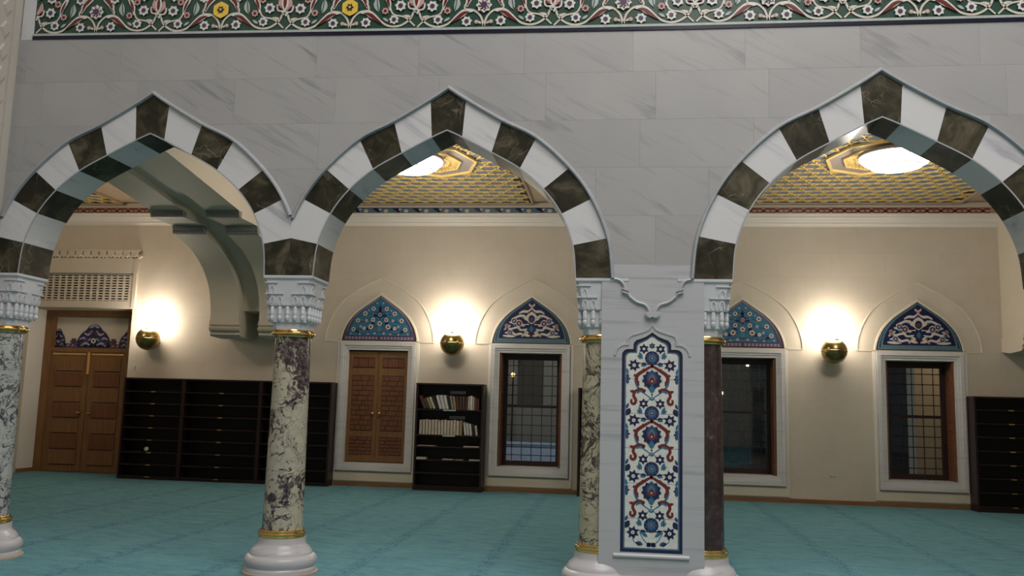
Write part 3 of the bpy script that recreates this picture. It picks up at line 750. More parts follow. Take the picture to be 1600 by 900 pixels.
# cornice and painted band
def run_x(name, prof, x0, x1, mat, label):
    g = G(); g.prism_x(prof, x0, x1); return tag(g.build(name, mat), label, 'trim', kind='structure')
corn = [(D,4.985),(D-0.02,4.985),(D-0.03,5.01),(D-0.05,5.03),(D-0.05,5.06),(D-0.075,5.075),(D-0.085,5.11),(D-0.11,5.13),(D-0.11,5.175),(D-0.13,5.185),(D-0.13,5.212),(D,5.212)]
RIBX = [(-7.60,-7.05),(-6.65,-6.10),(-0.46,0.06),(0.50,1.02),(6.70,7.24),(7.42,7.94)]
spans = [(-13.2,-7.6,'t_rust'),(-6.10,0.279,'t_slate'),(0.281,6.70,'t_rust')]
for i, (a, b, k) in enumerate(spans):
    nm = ('far left', 'middle', 'right')[i]
    run_x('trim_%d' % (i+1), corn, a, b, 'white', 'white stepped cornice along the %s gallery bay' % nm)
    g = G(); g.box(a, b, D-0.045, D, 5.212, 5.335)
    band_ = tag(g.build('trim_%d' % (i+4), {'t_rust':'t_band','t_slate':'t_slate'}[k]), 'painted %s border above the %s bay cornice' % ({'t_rust':'rust-red scroll','t_slate':'blue floral'}[k], nm), 'trim', kind='structure')
    A = Art(['t_drust','t_rust','t_dk','t_navy','t_cream','t_teal','t_white','t_pink'], 0.001)
    x = a+0.05; n = 0
    while x < b-0.3:
        if k == 't_rust':
            A.at(x, 5.273); A.stroke([(0,-0.03),(0.06,-0.035),(0.12,0.0),(0.17,0.035),(0.24,0.03)], 0.034, 't_drust', 2, 4); A.stroke([(0,0.03),(0.06,0.035),(0.12,0.0),(0.17,-0.035),(0.24,-0.03)], 0.028, 't_drust', 2, 4); A.disc((0.0,0.0), 0.018, 't_drust', 3, 8, 0.014); x += 0.24
        else:
            A.at(x, 5.273); A.leaf((0.02,0.045),(0.17,-0.035), 0.062, 't_navy', 2, 0.02); A.leaf((0.10,0.0),(0.2,0.04), 0.03, 't_white', 2); A.disc((0.29,0.0), 0.045, 't_cream', 2, 8, 0.034); A.disc((0.29,0.0), 0.02, 't_pink', 3, 8, 0.015); A.leaf((0.33,-0.03),(0.42,0.03), 0.04, 't_teal', 2); x += 0.40
        n += 1
    for zz in (5.219, 5.328):
        A.at(0,0); A.poly([(a,zz-0.006),(b,zz-0.006),(b,zz+0.006),(a,zz+0.006)], 't_drust' if k == 't_rust' else 't_navy', 2)
    A.build('painted_pattern', D-0.045, band_)['kind'] = 'stuff'
# skirting boards between the pieces of furniture
for i, (a, b) in enumerate(((-9.67,-9.5),(-5.35,9.6))):
    g = G(); g.box(a, b, D-0.02, D, 0, 0.075); tag(g.build('baseboard_back' if i else 'baseboard_left', 'skirt'), 'oak skirting board along the back wall' if i else 'short oak skirting board beside the doorway', 'baseboard', kind='structure')

# ------------------------------------------------------------------ transverse double ribs
prof = [(D,2.74),(7.98,2.74)]
corb = [(D,2.74),(8.25,2.70),(7.80,2.72),(7.76,2.75),(7.78,2.80),(7.70,2.83),(7.68,2.87),(7.74,2.90),(7.70,2.93),(7.70,2.99),(D,2.99)]
curve = spline([(7.70,2.99),(7.68,3.25),(7.55,3.60),(7.25,3.92),(6.85,4.145),(6.50,4.255),(6.17,4.33)], 4)
step = [(6.17,4.33),(6.10,4.47),(5.42,4.47),(5.34,4.57),(4.6,4.66),(3.8,4.755),(3.0,4.85),(1.2,4.9),(TW,4.9)]
ribprof = [(D,2.99)]+curve+step[1:]+[(TW,ZC),(D,ZC)]
gapcurve = [(min(D-0.03, y+0.20), z+0.11) for y, z in curve[2:]]
gapprof = [(D,3.2)]+gapcurve+[(6.2,4.58),(5.5,4.66),(4.6,4.75),(3.8,4.84),(TW,5.0),(TW,ZC),(D,ZC)]
names = ['left of the paired plaster ribs behind the left arch', 'right of the paired plaster ribs behind the left arch',
         'left plaster rib hidden behind the tiled pier', 'right plaster rib hidden behind the tiled pier', 'plaster rib at the far right edge of the gallery', 'outermost right plaster rib of the gallery']
for i, (a, b) in enumerate(RIBX):
    if i in (2, 3, 5): continue
    T = empty('ceiling_rib', names[i], 'ceiling rib', ((a+b)/2, 6.5, 2.74), 'paired plaster ribs across the gallery'); O = tuple(T.location)
    g = G(O); g.prism_x(ribprof, a, b); g.build('rib_arch', 'ribplaster', T, 25)
    g = G(O); g.prism_x(corb, a-0.02, b+0.02); g.build('corbel', 'ribplaster', T)
    for (y, z0, z1) in ((6.13,4.335,4.465),(5.38,4.468,4.568)):
        g = G(O)
        g.prism_x([(y+0.06,z0),(y-0.03,z0),(y-0.045,z0+0.02),(y-0.035,z0+0.04),(y-0.06,z0+0.055),(y-0.05,z0+0.075),(y-0.075,z1-0.015),(y-0.075,z1),(y+0.06,z1)], a-0.006, b+0.006)
        g.build('step_moulding', 'greymould', T)
for i, (a, b) in enumerate(((-7.05,-6.65),)):
    g = G(); g.prism_x(gapprof, a, b); tag(g.build('trim_%d' % (7+i), 'ribplaster', None, 25), 'recessed plaster soffit between the paired ribs', 'trim', kind='structure')

# ------------------------------------------------------------------ lattice ceilings and lamps
def make_lattice(cx, cy, x0, x1, y0, y1, label, octo=True):
    T = empty('lattice_ceiling', label, 'ceiling panel', ((x0+x1)/2, (y0+y1)/2, ZC), 'gilded lattice ceilings of the bays'); O = tuple(T.location)
    g = G(O); g.box(x0, x1, y0, y1, ZC-0.012, ZC); g.build('dark_backing', 'void', T)
    s = 0.1425; h = math.sqrt(3)*s
    RX, RY = 0.75, 0.95
    def inoct(x, y, k=1.0): 
        dx, dy = abs(x-cx)/(RX*k), abs(y-cy)/(RY*k)
        return octo and max(dx*math.cos(PI/8)+dy*math.sin(PI/8), dx*math.sin(PI/8)+dy*math.cos(PI/8)) < math.cos(PI/8)
    def cut(p, q):     # clip a bar to the rectangle, then leave out the part inside the octagon
        n = 240; runs = []; cur = None
        for i in range(n+1):
            t = i/n; x = p[0]+(q[0]-p[0])*t; y = p[1]+(q[1]-p[1])*t
            if x0 <= x <= x1 and y0 <= y <= y1 and not inoct(x, y):
                cur = [(x,y),(x,y)] if cur is None else [cur[0],(x,y)]
            elif cur: runs.append(cur); cur = None
        if cur: runs.append(cur)
        return [r for r in runs if math.dist(*r) > 0.08]
    bars = []; L = 14
    for ang in (0, PI/3, 2*PI/3):
        d = (math.cos(ang), math.sin(ang)); nn = (-d[1], d[0])
        for k in range(-40, 41):
            o = h*k+h/2
            c0 = (cx+nn[0]*o, cy+nn[1]*o)
            bars += cut((c0[0]-d[0]*L/2, c0[1]-d[1]*L/2), (c0[0]+d[0]*L/2, c0[1]+d[1]*L/2))
    bars.sort(key=lambda r: -math.dist(*r))
    def bar(g, p, q):
        dx, dy = q[0]-p[0], q[1]-p[1]; l = math.hypot(dx, dy); nx, ny = -dy/l*0.0115, dx/l*0.0115
        g.prism_z([(p[0]+nx,p[1]+ny),(q[0]+nx,q[1]+ny),(q[0]-nx,q[1]-ny),(p[0]-nx,p[1]-ny)], ZC-0.030, ZC-0.014)
    for p, q in bars:
        g = G(O); bar(g, p, q); g.build('lattice_bar', 'gilt', T)
    g = G(O)     # slate panels in the hexagons
    for i in range(-40, 41):
        for j in range(-40, 41):
            px = cx+2*s*i+s*(j % 2); py = cy+h*j
            if x0+0.12 < px < x1-0.12 and y0+0.1 < py < y1-0.1 and not inoct(px, py, 0.96):
                g.prism_z([(px+0.86*s*math.cos(PI/6*(2*k)), py+0.86*s*math.sin(PI/6*(2*k))) for k in range(6)], ZC-0.018, ZC-0.012)
    if g.f: tag(g.build('hexagon_panels', 'hex', T), kind='stuff')
    g = G(O)
    for a, b, c, d in ((x0-0.03,x0+0.0,y0,y1),(x1,x1+0.03,y0,y1),(x0,x1,y0-0.03,y0),(x0,x1,y1,y1+0.03)): g.box(a, b, c, d, ZC-0.05, ZC)
    g.build('lattice_frame', 'sand', T)
    if octo:
        oc = lambda k, n=8: [(cx+RX*k*math.cos(2*PI*i/n), cy+RY*k*math.sin(2*PI*i/n)) for i in range(n)]
        zb = ZC-0.045
        def ringz(k0, k1, za, zb_, mat, nm):
            g = G(O); A_, B_ = oc(k0), oc(k1)
            vs = [(x,y,za) for x,y in A_]+[(x,y,za) for x,y in B_]+[(x,y,zb_) for x,y in A_]+[(x,y,zb_) for x,y in B_]; fs = []
            for i in range(8):
                j = (i+1) % 8; fs += [(i,j,8+j,8+i),(16+i,16+j,24+j,24+i),(i,j,16+j,16+i),(8+i,8+j,24+j,24+i)]
            g.add(vs, fs); return g.build(nm, mat, T)
        g = G(O); g.prism_z(oc(0.97), zb+0.02, ZC-0.012); g.build('octagon_panel', 'taupe', T)
        ringz(1.0, 0.945, zb-0.012, zb+0.05, 'gilt', 'octagon_rim'); ringz(0.66, 0.62, zb-0.012, zb+0.05, 'gilt', 'inner_rim')
        g = G(O)     # fretwork between inner rim and lamp
        for i in range(8):
            a0 = 2*PI*i/8
            for k in range(5):
                for (u, v, ru, rv) in ((k/5,(k+1)/5,0.63,0.36),((k+1)/5,k/5,0.63,0.36)):
                    def pt(t, r):
                        p = (cx+RX*r*((1-t)*math.cos(a0)+t*math.cos(a0+PI/4)), cy+RY*r*((1-t)*math.sin(a0)+t*math.sin(a0+PI/4))); return p
                    p, q = pt(u, ru), pt(v, rv); dx, dy = q[0]-p[0], q[1]-p[1]; l = math.hypot(dx, dy); nx, ny = -dy/l*0.009, dx/l*0.009
                    g.prism_z([(p[0]+nx,p[1]+ny),(q[0]+nx,q[1]+ny),(q[0]-nx,q[1]-ny),(p[0]-nx,p[1]-ny)], zb-0.004, zb+0.022)
        tag(g.build('gilt_fretwork', 'gilt', T), kind='stuff')
make_lattice(-3.03, 5.50, -5.55, -1.70, 1.0, 8.50, 'gilded lattice ceiling with octagon in middle bay above blue border')
make_lattice(3.80, 5.50, 1.40, 6.02, 1.0, 8.50, 'gilded lattice ceiling with octagon in right bay above red border')
make_lattice(-10.4, 5.2, -12.9, -10.02, 3.5, 8.50, 'small corner of gilded lattice seen through left arch', False)
def make_ceiling_lamp(x, y, label):
    z = 5.20; T = empty('ceiling_lamp', label, 'lamp', (x, y, z), 'round ceiling lamps'); O = (x, y, z)
    g = G(O); g.lathe(x, y, [(0.02,z-0.165),(0.16,z-0.155),(0.30,z-0.12),(0.42,z-0.06),(0.49,z+0.01),(0.50,z+0.05),(0.46,z+0.09),(0.40,z+0.10)], 40); g.build('glass_bowl', 'lamp', T, 60)
    g = G(O); g.lathe(x, y, [(0.335,z-0.108),(0.345,z-0.112),(0.352,z-0.104),(0.345,z-0.098)], 40)
    g.build('seam_ring', 'lampline', T)
    for a in (0.6, 2.7, 4.8): g = G(O); g.tube([(x+r*math.cos(a), y+r*math.sin(a), zz) for r, zz in ((0.34,z-0.109),(0.40,z-0.074),(0.46,z-0.03),(0.492,z+0.012))], 0.005, 5); g.build('seam_rib', 'lampline', T)
    g = G(O); g.lathe(x, y, [(0.50,z+0.03),(0.515,z+0.04),(0.505,z+0.08),(0.36,z+0.11),(0.22,z+0.13),(0.20,ZC-0.11)], 32); g.build('rim', 'taupe', T, 40)
    point('ceiling_lamp_light', (x, y, z-0.28), 172, (1.0,0.91,0.80), 0.35)
make_ceiling_lamp(-3.20, 4.85, 'lit round ceiling lamp in middle bay, half hidden by arch')
make_ceiling_lamp(3.87, 4.85, 'lit round ceiling lamp in right bay, wholly visible')
point('far_bay_lamp_light', (-10.2, 4.6, 4.9), 115, (1.0,0.86,0.70), 0.35)

# ------------------------------------------------------------------ wall sconces
def make_sconce(x, z, label):
    T = empty('wall_sconce', label, 'lamp', (x, D, z), 'bronze wall sconces'); O = (x, D, z); cy = D-0.27
    g = G(O); R = 0.225
    g.lathe(x, cy, [(0.01,z-R)]+[(R*math.sin(a), z-R*math.cos(a)) for a in [0.25*k for k in range(1, 11)]]+[(0.12,z+0.165),(0.19,z+0.05),(0.15,z-0.12),(0.01,z-0.19)], 32)
    g.build('bronze_bowl', 'bronze', T, 40)
    g = G(O); g.lathe(x, cy, [(R+0.001,z-0.010),(R+0.006,z-0.005),(R+0.006,z+0.005),(R+0.001,z+0.010)], 32); g.build('band', 'bronze', T, 40)
    g = G(O); g.tube([(x, D, z-0.02),(x, D-0.06, z-0.02)], 0.11, 16); g.build('wall_plate', 'bronze', T)
    g = G(O); g.box(x-0.02, x+0.055, cy-0.13, cy-0.07, z+0.17, z+0.235); g.build('catch', 'bronze', T)
    g = G(O); g.lathe(x, cy, [(0.10,z+0.185),(0.15,z+0.215),(0.20,z+0.28),(0.215,z+0.36),(0.19,z+0.44),(0.12,z+0.50),(0.04,z+0.52),(0.01,z+0.522)], 28); g.build('glass_shade', 'sconce', T, 60)
make_sconce(-9.14, 2.68, 'lit bronze sconce beside the wooden door')
make_sconce(-3.117, 2.70, 'lit bronze sconce between shutter doors and window')
make_sconce(3.765, 2.69, 'lit bronze sconce between the two right windows')

# ------------------------------------------------------------------ windows, shutters and lunettes on the back wall
LUN = [(0.735,0),(0.718,0.10),(0.665,0.255),(0.563,0.42),(0.40,0.585),(0.206,0.725),(0,0.868)]
def lun(k=1.0, dz=0.0, kz=None):
    r = spline(LUN, 4); kz = kz or k
    return [(x*k, z*kz+dz) for x, z in r]+[(-x*k, z*kz+dz) for x, z in reversed(r[:-1])]
ZL = 2.742
def make_lunette(cx, kind, label):
    T = empty('tile_lunette', label, 'tile panel', (cx, D, ZL), 'pointed tile lunettes above the openings'); O = (cx, D, ZL)
    g = G(O); g.prism([(cx+x, ZL+z) for x, z in lun()], D-0.012, D+0.001); g.build('dark_edge', 't_dk', T)
    A = Art(['t_purple','t_lilac','t_turq','t_navy','t_white','t_pink','t_slate','t_cream','t_blue','t_teal','t_red','t_dk','t_green'], 0.0012)
    A.at(cx, ZL)
    bcol, f = ('t_purple', 't_turq') if kind == 0 else ('t_slate', 't_navy')
    A.poly(lun(0.972, 0.012), bcol, 1); A.poly(lun(0.845, 0.090), 't_dk', 2); A.poly(lun(0.830, 0.096), f, 3)
    # little tiles of the border
    path = spline(LUN, 4); acc = 0
    for s_ in (1, -1):
        A.at(cx, ZL, s_)
        for i in range(len(path)-1):
            a, b = path[i], path[i+1]
            for t in (0.25, 0.75):
                x, z = a[0]+(b[0]-a[0])*t, a[1]+(b[1]-a[1])*t
                kx = 0.912; zz = z*0.912+0.05
                dx, dz = b[0]-a[0], b[1]-a[1]; l = math.hypot(dx, dz); dx/=l; dz/=l; w = 0.026 if kind == 0 else 0.022
                A.poly([(x*kx-dx*w, zz-dz*w),(x*kx+dz*0.014, zz-dx*0.014),(x*kx+dx*w, zz+dz*w),(x*kx-dz*0.014, zz+dx*0.014)], 't_lilac' if kind == 0 else 't_teal', 2)
        x = 0.03
        while x < 0.66:
            for zz in ((0.036, 0.062) if kind == 0 else (0.05,)):
                A.poly([(x, zz-0.009),(x+0.045, zz-0.007),(x+0.045, zz+0.007),(x, zz+0.009)], 't_lilac' if kind == 0 else 't_teal', 2)
            x += 0.066
    inl = lun(0.80, 0.10)
    def inside(x, z):
        x -= cx; z -= ZL
        if z < 0.10: return False
        c = False; n = len(inl)
        for i in range(n):
            a, b = inl[i-1], inl[i]
            if (a[1] > z) != (b[1] > z) and x < (b[0]-a[0])*(z-a[1])/(b[1]-a[1])+a[0]: c = not c
        return c
    A.inside = inside
    for s_ in (1, -1):
        A.at(cx, ZL, s_)
        if kind == 0:
            for p in ([(0,0.55),(0.10,0.53),(0.22,0.50),(0.32,0.47)],[(0.05,0.40),(0.18,0.41),(0.30,0.36),(0.45,0.34)],[(0.04,0.30),(0.14,0.22),(0.30,0.20),(0.45,0.23)],[(0.0,0.16),(0.15,0.17),(0.33,0.13),(0.5,0.15)],[(0.0,0.62),(0.08,0.64),(0.12,0.68)]):
                A.stroke(p, 0.018, 't_blue', 4, 4); A.stroke([(a, b-0.028) for a, b in p], 0.010, 't_teal', 4, 4)
            for (x, z, r) in ((0.13,0.615,0.046),(0.29,0.52,0.050),(0.43,0.385,0.048),(0.13,0.40,0.045),(0.26,0.385,0.034),(0.17,0.265,0.056),(0.30,0.235,0.040),(0.37,0.27,0.030),(0.51,0.215,0.046),(0.09,0.14,0.03),(0.22,0.125,0.044),(0.38,0.12,0.040),(0.56,0.13,0.036),(0.06,0.72,0.022),(0.22,0.58,0.02)):
                A.flower((x, z), r, 't_lilac' if r < 0.04 else 't_cream', 't_pink' if r < 0.045 else 't_red', 6, 6)
            for (x, z) in ((0.09,0.31),(0.20,0.20),(0.40,0.155),(0.05,0.46)): A.leaf((x,z),(x+0.09,z+0.03), 0.05, 't_navy', 5, 0.01)
            for (x, z) in ((0.2,0.47),(0.33,0.41),(0.46,0.28),(0.1,0.52),(0.52,0.15)): A.leaf((x,z),(x+0.07,z-0.02), 0.03, 't_teal', 5, 0.01)
        else:
            for p, w in (([(0.0,0.66),(0.07,0.60),(0.16,0.60),(0.24,0.56)],0.035),([(0.10,0.50),(0.20,0.52),(0.30,0.48),(0.38,0.45)],0.034),([(0.05,0.36),(0.16,0.34),(0.22,0.38),(0.32,0.38),(0.42,0.40)],0.036),
                         ([(0.08,0.27),(0.20,0.25),(0.26,0.30),(0.38,0.27),(0.50,0.29)],0.030),([(0.13,0.14),(0.20,0.18),(0.30,0.16),(0.38,0.21),(0.50,0.19)],0.032),([(0.22,0.44),(0.28,0.40),(0.25,0.35)],0.028),([(0.30,0.13),(0.42,0.13),(0.54,0.14)],0.030),([(0.40,0.34),(0.45,0.29),(0.52,0.25)],0.03),([(0.0,0.70),(0.04,0.72),(0.05,0.75)],0.02)):
                A.stroke(p, w*1.45, 't_cream', 4, 5, 0.6); A.stroke([(a+0.01, b-0.026) for a, b in p], 0.010, 't_blue', 5, 4)
            for (x, z, r, c) in ((0.235,0.375,0.052,'t_purple'),(0.33,0.42,0.046,'t_blue'),(0.40,0.20,0.044,'t_blue'),(0.17,0.13,0.038,'t_blue'),(0.47,0.33,0.028,'t_red')):
                A.disc((x, z), r*1.25, 't_cream', 6, 10); A.disc((x, z), r, c, 7, 10); A.disc((x, z), r*0.4, 't_pink', 8, 8)
            A.leaf((0.02,0.13),(0.13,0.25), 0.10, 't_cream', 6, -0.02); A.leaf((0.03,0.30),(0.13,0.34), 0.06, 't_navy', 7); A.leaf((0.07,0.42),(0.15,0.55), 0.045, 't_cream', 6, -0.02); A.leaf((0.02,0.15),(0.07,0.2), 0.03, 't_red', 8)
            for (x, z) in ((0.14,0.47),(0.3,0.33),(0.36,0.15),(0.5,0.24),(0.22,0.62),(0.1,0.2)): A.leaf((x,z),(x+0.06,z+0.025), 0.026, 't_teal', 6)
    A.at(cx, ZL)
    if kind == 0:
        A.disc((0,0.50), 0.062, 't_navy', 5, 10); A.flower((0,0.50), 0.046, 't_lilac', 't_red', 7); A.flower((0,0.33), 0.052, 't_cream', 't_red', 7); A.leaf((0,0.40),(0,0.70), 0.06, 't_navy', 4); A.leaf((0,0.14),(0,0.28), 0.07, 't_teal', 4)
    else:
        A.leaf((0,0.36),(0,0.60), 0.22, 't_cream', 5); A.disc((0,0.46), 0.062, 't_navy', 7, 12, 0.075); A.disc((0,0.45), 0.042, 't_purple', 8, 10); A.disc((0,0.27), 0.055, 't_blue', 6); A.leaf((0,0.62),(0,0.73), 0.05, 't_pink', 5); A.leaf((0,0.2),(0,0.34), 0.05, 't_turq', 8)
    o = A.build('painted_tiles', D-0.012); o.parent = T; o.matrix_parent_inverse = Matrix.Translation((-cx,-D,-ZL)); tag(o, kind='stuff')
    # thin plaster bead around the lunette and the blind pointed arch above
    g = G(O); out_ = [(cx+x*1.03, ZL+z*1.035) for x, z in lun()]
    g.sweep(out_, [(-0.02,D+0.001),(-0.015,D-0.014),(0.015,D-0.018),(0.035,D+0.001)]); g.build('plaster_bead', 'cream', T, 40)
    BL = spline([(1.065,0.0),(1.05,0.18),(0.965,0.45),(0.80,0.72),(0.56,0.93),(0.28,1.10),(0,1.235)], 4)
    pth = [(cx+x, ZL+z-0.02) for x, z in BL]+[(cx-x, ZL+z-0.02) for x, z in reversed(BL[:-1])]
    g = G(O); g.sweep(pth, [(-0.014,D+0.001),(-0.012,D-0.012),(0.010,D-0.014),(0.014,D+0.001)]); g.build('blind_arch', 'cream', T, 40)
    for s_ in (-1, 1):
        a, b = sorted((cx+s_*1.065, cx+s_*0.81)); g = G(O); g.box(a, b, D-0.010, D+0.001, ZL-0.028, ZL-0.008); g.build('blind_arch_sill', 'cream', T)
make_lunette(SHX, 0, 'turquoise flowered tile lunette above the wooden shutter doors')
make_lunette(WIN[2], 1, 'white and navy tile lunette left of the tiled pier')
make_lunette(WIN[3], 0, 'turquoise flowered tile lunette partly hidden by red column')
make_lunette(WIN[4], 1, 'white and navy tile lunette at far right')
def frame_mould(T, cx, O):
    # stepped marble frame with mitred corners
    path = [(cx-0.585,0.44),(cx-0.585,2.56),(cx+0.585,2.56),(cx+0.585,0.44)]
    g = G(O)
    for (a, b, y) in ((0.0,0.045,D-0.02),(0.045,0.085,D-0.035),(0.085,0.150,D-0.055)):
        g.sweep(path, [(a,D+0.001),(a,y),(b,y),(b,D+0.001)], True)
    g.build('marble_frame', 'wframe', T)
    g = G(O); g.box(cx-0.80, cx+0.80, D-0.02, D+0.001, 0.10, 0.255); g.build('sill_panel', 'cream', T)
    for s_ in (-1, 1): g = G(O); g.box(*sorted((cx+s_*0.748, cx+s_*0.80)), D-0.015, D+0.001, 0.255, ZL-0.03); g.build('side_strip', 'white', T)
def shutter_leaf(T, O, x0, x1, y, name, knob_side):
    g = G(O); g.box(x0, x1, y, y+0.04, 0.455, 2.545); leaf = g.build(name, 'oak', T)
    w = x1-x0; a, b = x0+0.075, x1-0.075
    def panel(z0, z1, m): G(O).box(a, b, y-0.004, y+0.001, z0, z1).build('sunk_panel', m, leaf)
    panel(2.22, 2.42, 'oakdark'); panel(1.03, 2.08, 'oakdark'); panel(0.58, 0.92, 'oakdark')
    rnd = random.Random(int(x0*100))
    def fret(z0, z1, rows):
        h = (z1-z0)/rows; g = G(O)
        for r in range(rows):
            z = z0+h*r; cuts = [a, a+(b-a)*(0.25+0.12*(r % 3)), a+(b-a)*(0.62+0.1*((r+1) % 3)), b]
            for u, v in zip(cuts[:-1], cuts[1:]):
                gg = G(O); gg.box(u+0.006, v-0.006, y-0.012, y-0.003, z+0.007, z+h-0.007); gg.build('inlay_block', 'oakred', leaf)
    fret(1.04, 2.07, 11); fret(0.585, 0.915, 5); fret(2.235, 2.405, 1)
    return leaf
def make_shutters():
    T = empty('wooden_shutters', 'closed carved oak double shutters in grey marble frame', 'shutters', (SHX, D, 0.2)); O = tuple(T.location)
    frame_mould(T, SHX, O)
    for s_, (a, b) in ((-1, (SHX-0.58, SHX-0.003)), (1, (SHX+0.003, SHX+0.58))):
        lf = shutter_leaf(T, O, a, b, D+0.06, 'shutter_leaf', s_)
        g = G(O); kx = SHX+s_*0.065; g.tube([(kx,D+0.06,1.36),(kx,D+0.02,1.36)], 0.012, 8); g.lathe(kx, D+0.005, [(0.004,1.325),(0.022,1.335),(0.033,1.36),(0.022,1.385),(0.004,1.395)], 12); g.build('brass_knob', 'gold', lf, 50)
        g = G(O); g.box(a+0.02, b-0.02, D+0.045, D+0.06, 2.50, 2.53); g.build('top_rail', 'oak', lf)
    g = G(O); g.box(SHX-0.585, SHX+0.585, D+0.10, D+0.16, 0.44, 2.56); g.build('back_board', 'oakdark', T)
make_shutters()
def make_window(n, cx, label):
    T = empty('window_%d' % n, label, 'window', (cx, D, 0.2), None, 'structure'); O = tuple(T.location)
    frame_mould(T, cx, O)
    y = D+0.36
    g = G(O); path = [(cx-0.583,0.442),(cx-0.583,2.558),(cx+0.583,2.558),(cx+0.583,0.442)]
    g.sweep(path, [(-0.11,y),(-0.11,y+0.08),(0.0,y+0.08),(0.0,y)], True); g.build('dark_frame', 'darkwood', T)
    g = G(O); g.box(cx-0.48, cx+0.48, y+0.01, y+0.06, 1.545, 1.585); g.build('mid_rail', 'darkwood', T)
    for z0, z1 in ((0.545,1.55),(1.58,2.455)):
        g = G(O); g.box(cx-0.48, cx+0.48, y+0.03, y+0.036, z0, z1); g.build('pane', 'glass', T)
    for k in range(10):
        z = 0.65+0.188*k
        if z > 2.44: break
        g = G(O); g.tube([(cx-0.49,y+0.12,z),(cx+0.49,y+0.12,z)], 0.0085, 6); g.build('grille_bar', 'black', T)
    for k in range(5):
        x = cx-0.376+0.188*k
        g = G(O); g.tube([(x,y+0.12,0.5),(x,y+0.12,2.5)], 0.0085, 6)
        for j in range(10): g.lathe(x, y+0.12, [(0.003,0.632+0.188*j),(0.021,0.65+0.188*j),(0.003,0.668+0.188*j)], 8)
        g.build('grille_bar', 'black', T)
    # folded carved shutters against the reveals
    for s_ in (-1, 1):
        xa = cx+s_*0.583; xb = cx+s_*0.545
        g = G(O); g.box(*sorted((xa, xb)), D+0.03, y-0.01, 0.455, 2.54); sh = g.build('folded_shutter', 'oakred', T)
        for r in range(12):
            for q in range(2):
                z = 0.56+0.155*r; ya = D+0.075+0.115*q+0.02*(r % 2)
                gg = G(O); gg.box(*sorted((xb, xb-s_*0.010)), ya, ya+0.085, z, z+0.12); gg.build('inlay_block', 'oakred', sh)
    g = G(O); g.box(cx-0.583, cx+0.583, D+0.0, y, 0.442, 0.458); g.build('inner_sill', 'wframe', T)
make_window(1, WIN[2], 'dark barred night window left of the tiled pier')
make_window(2, WIN[3], 'dark barred night window partly hidden by red column')
make_window(3, WIN[4], 'barred window at far right with lit wall outside')

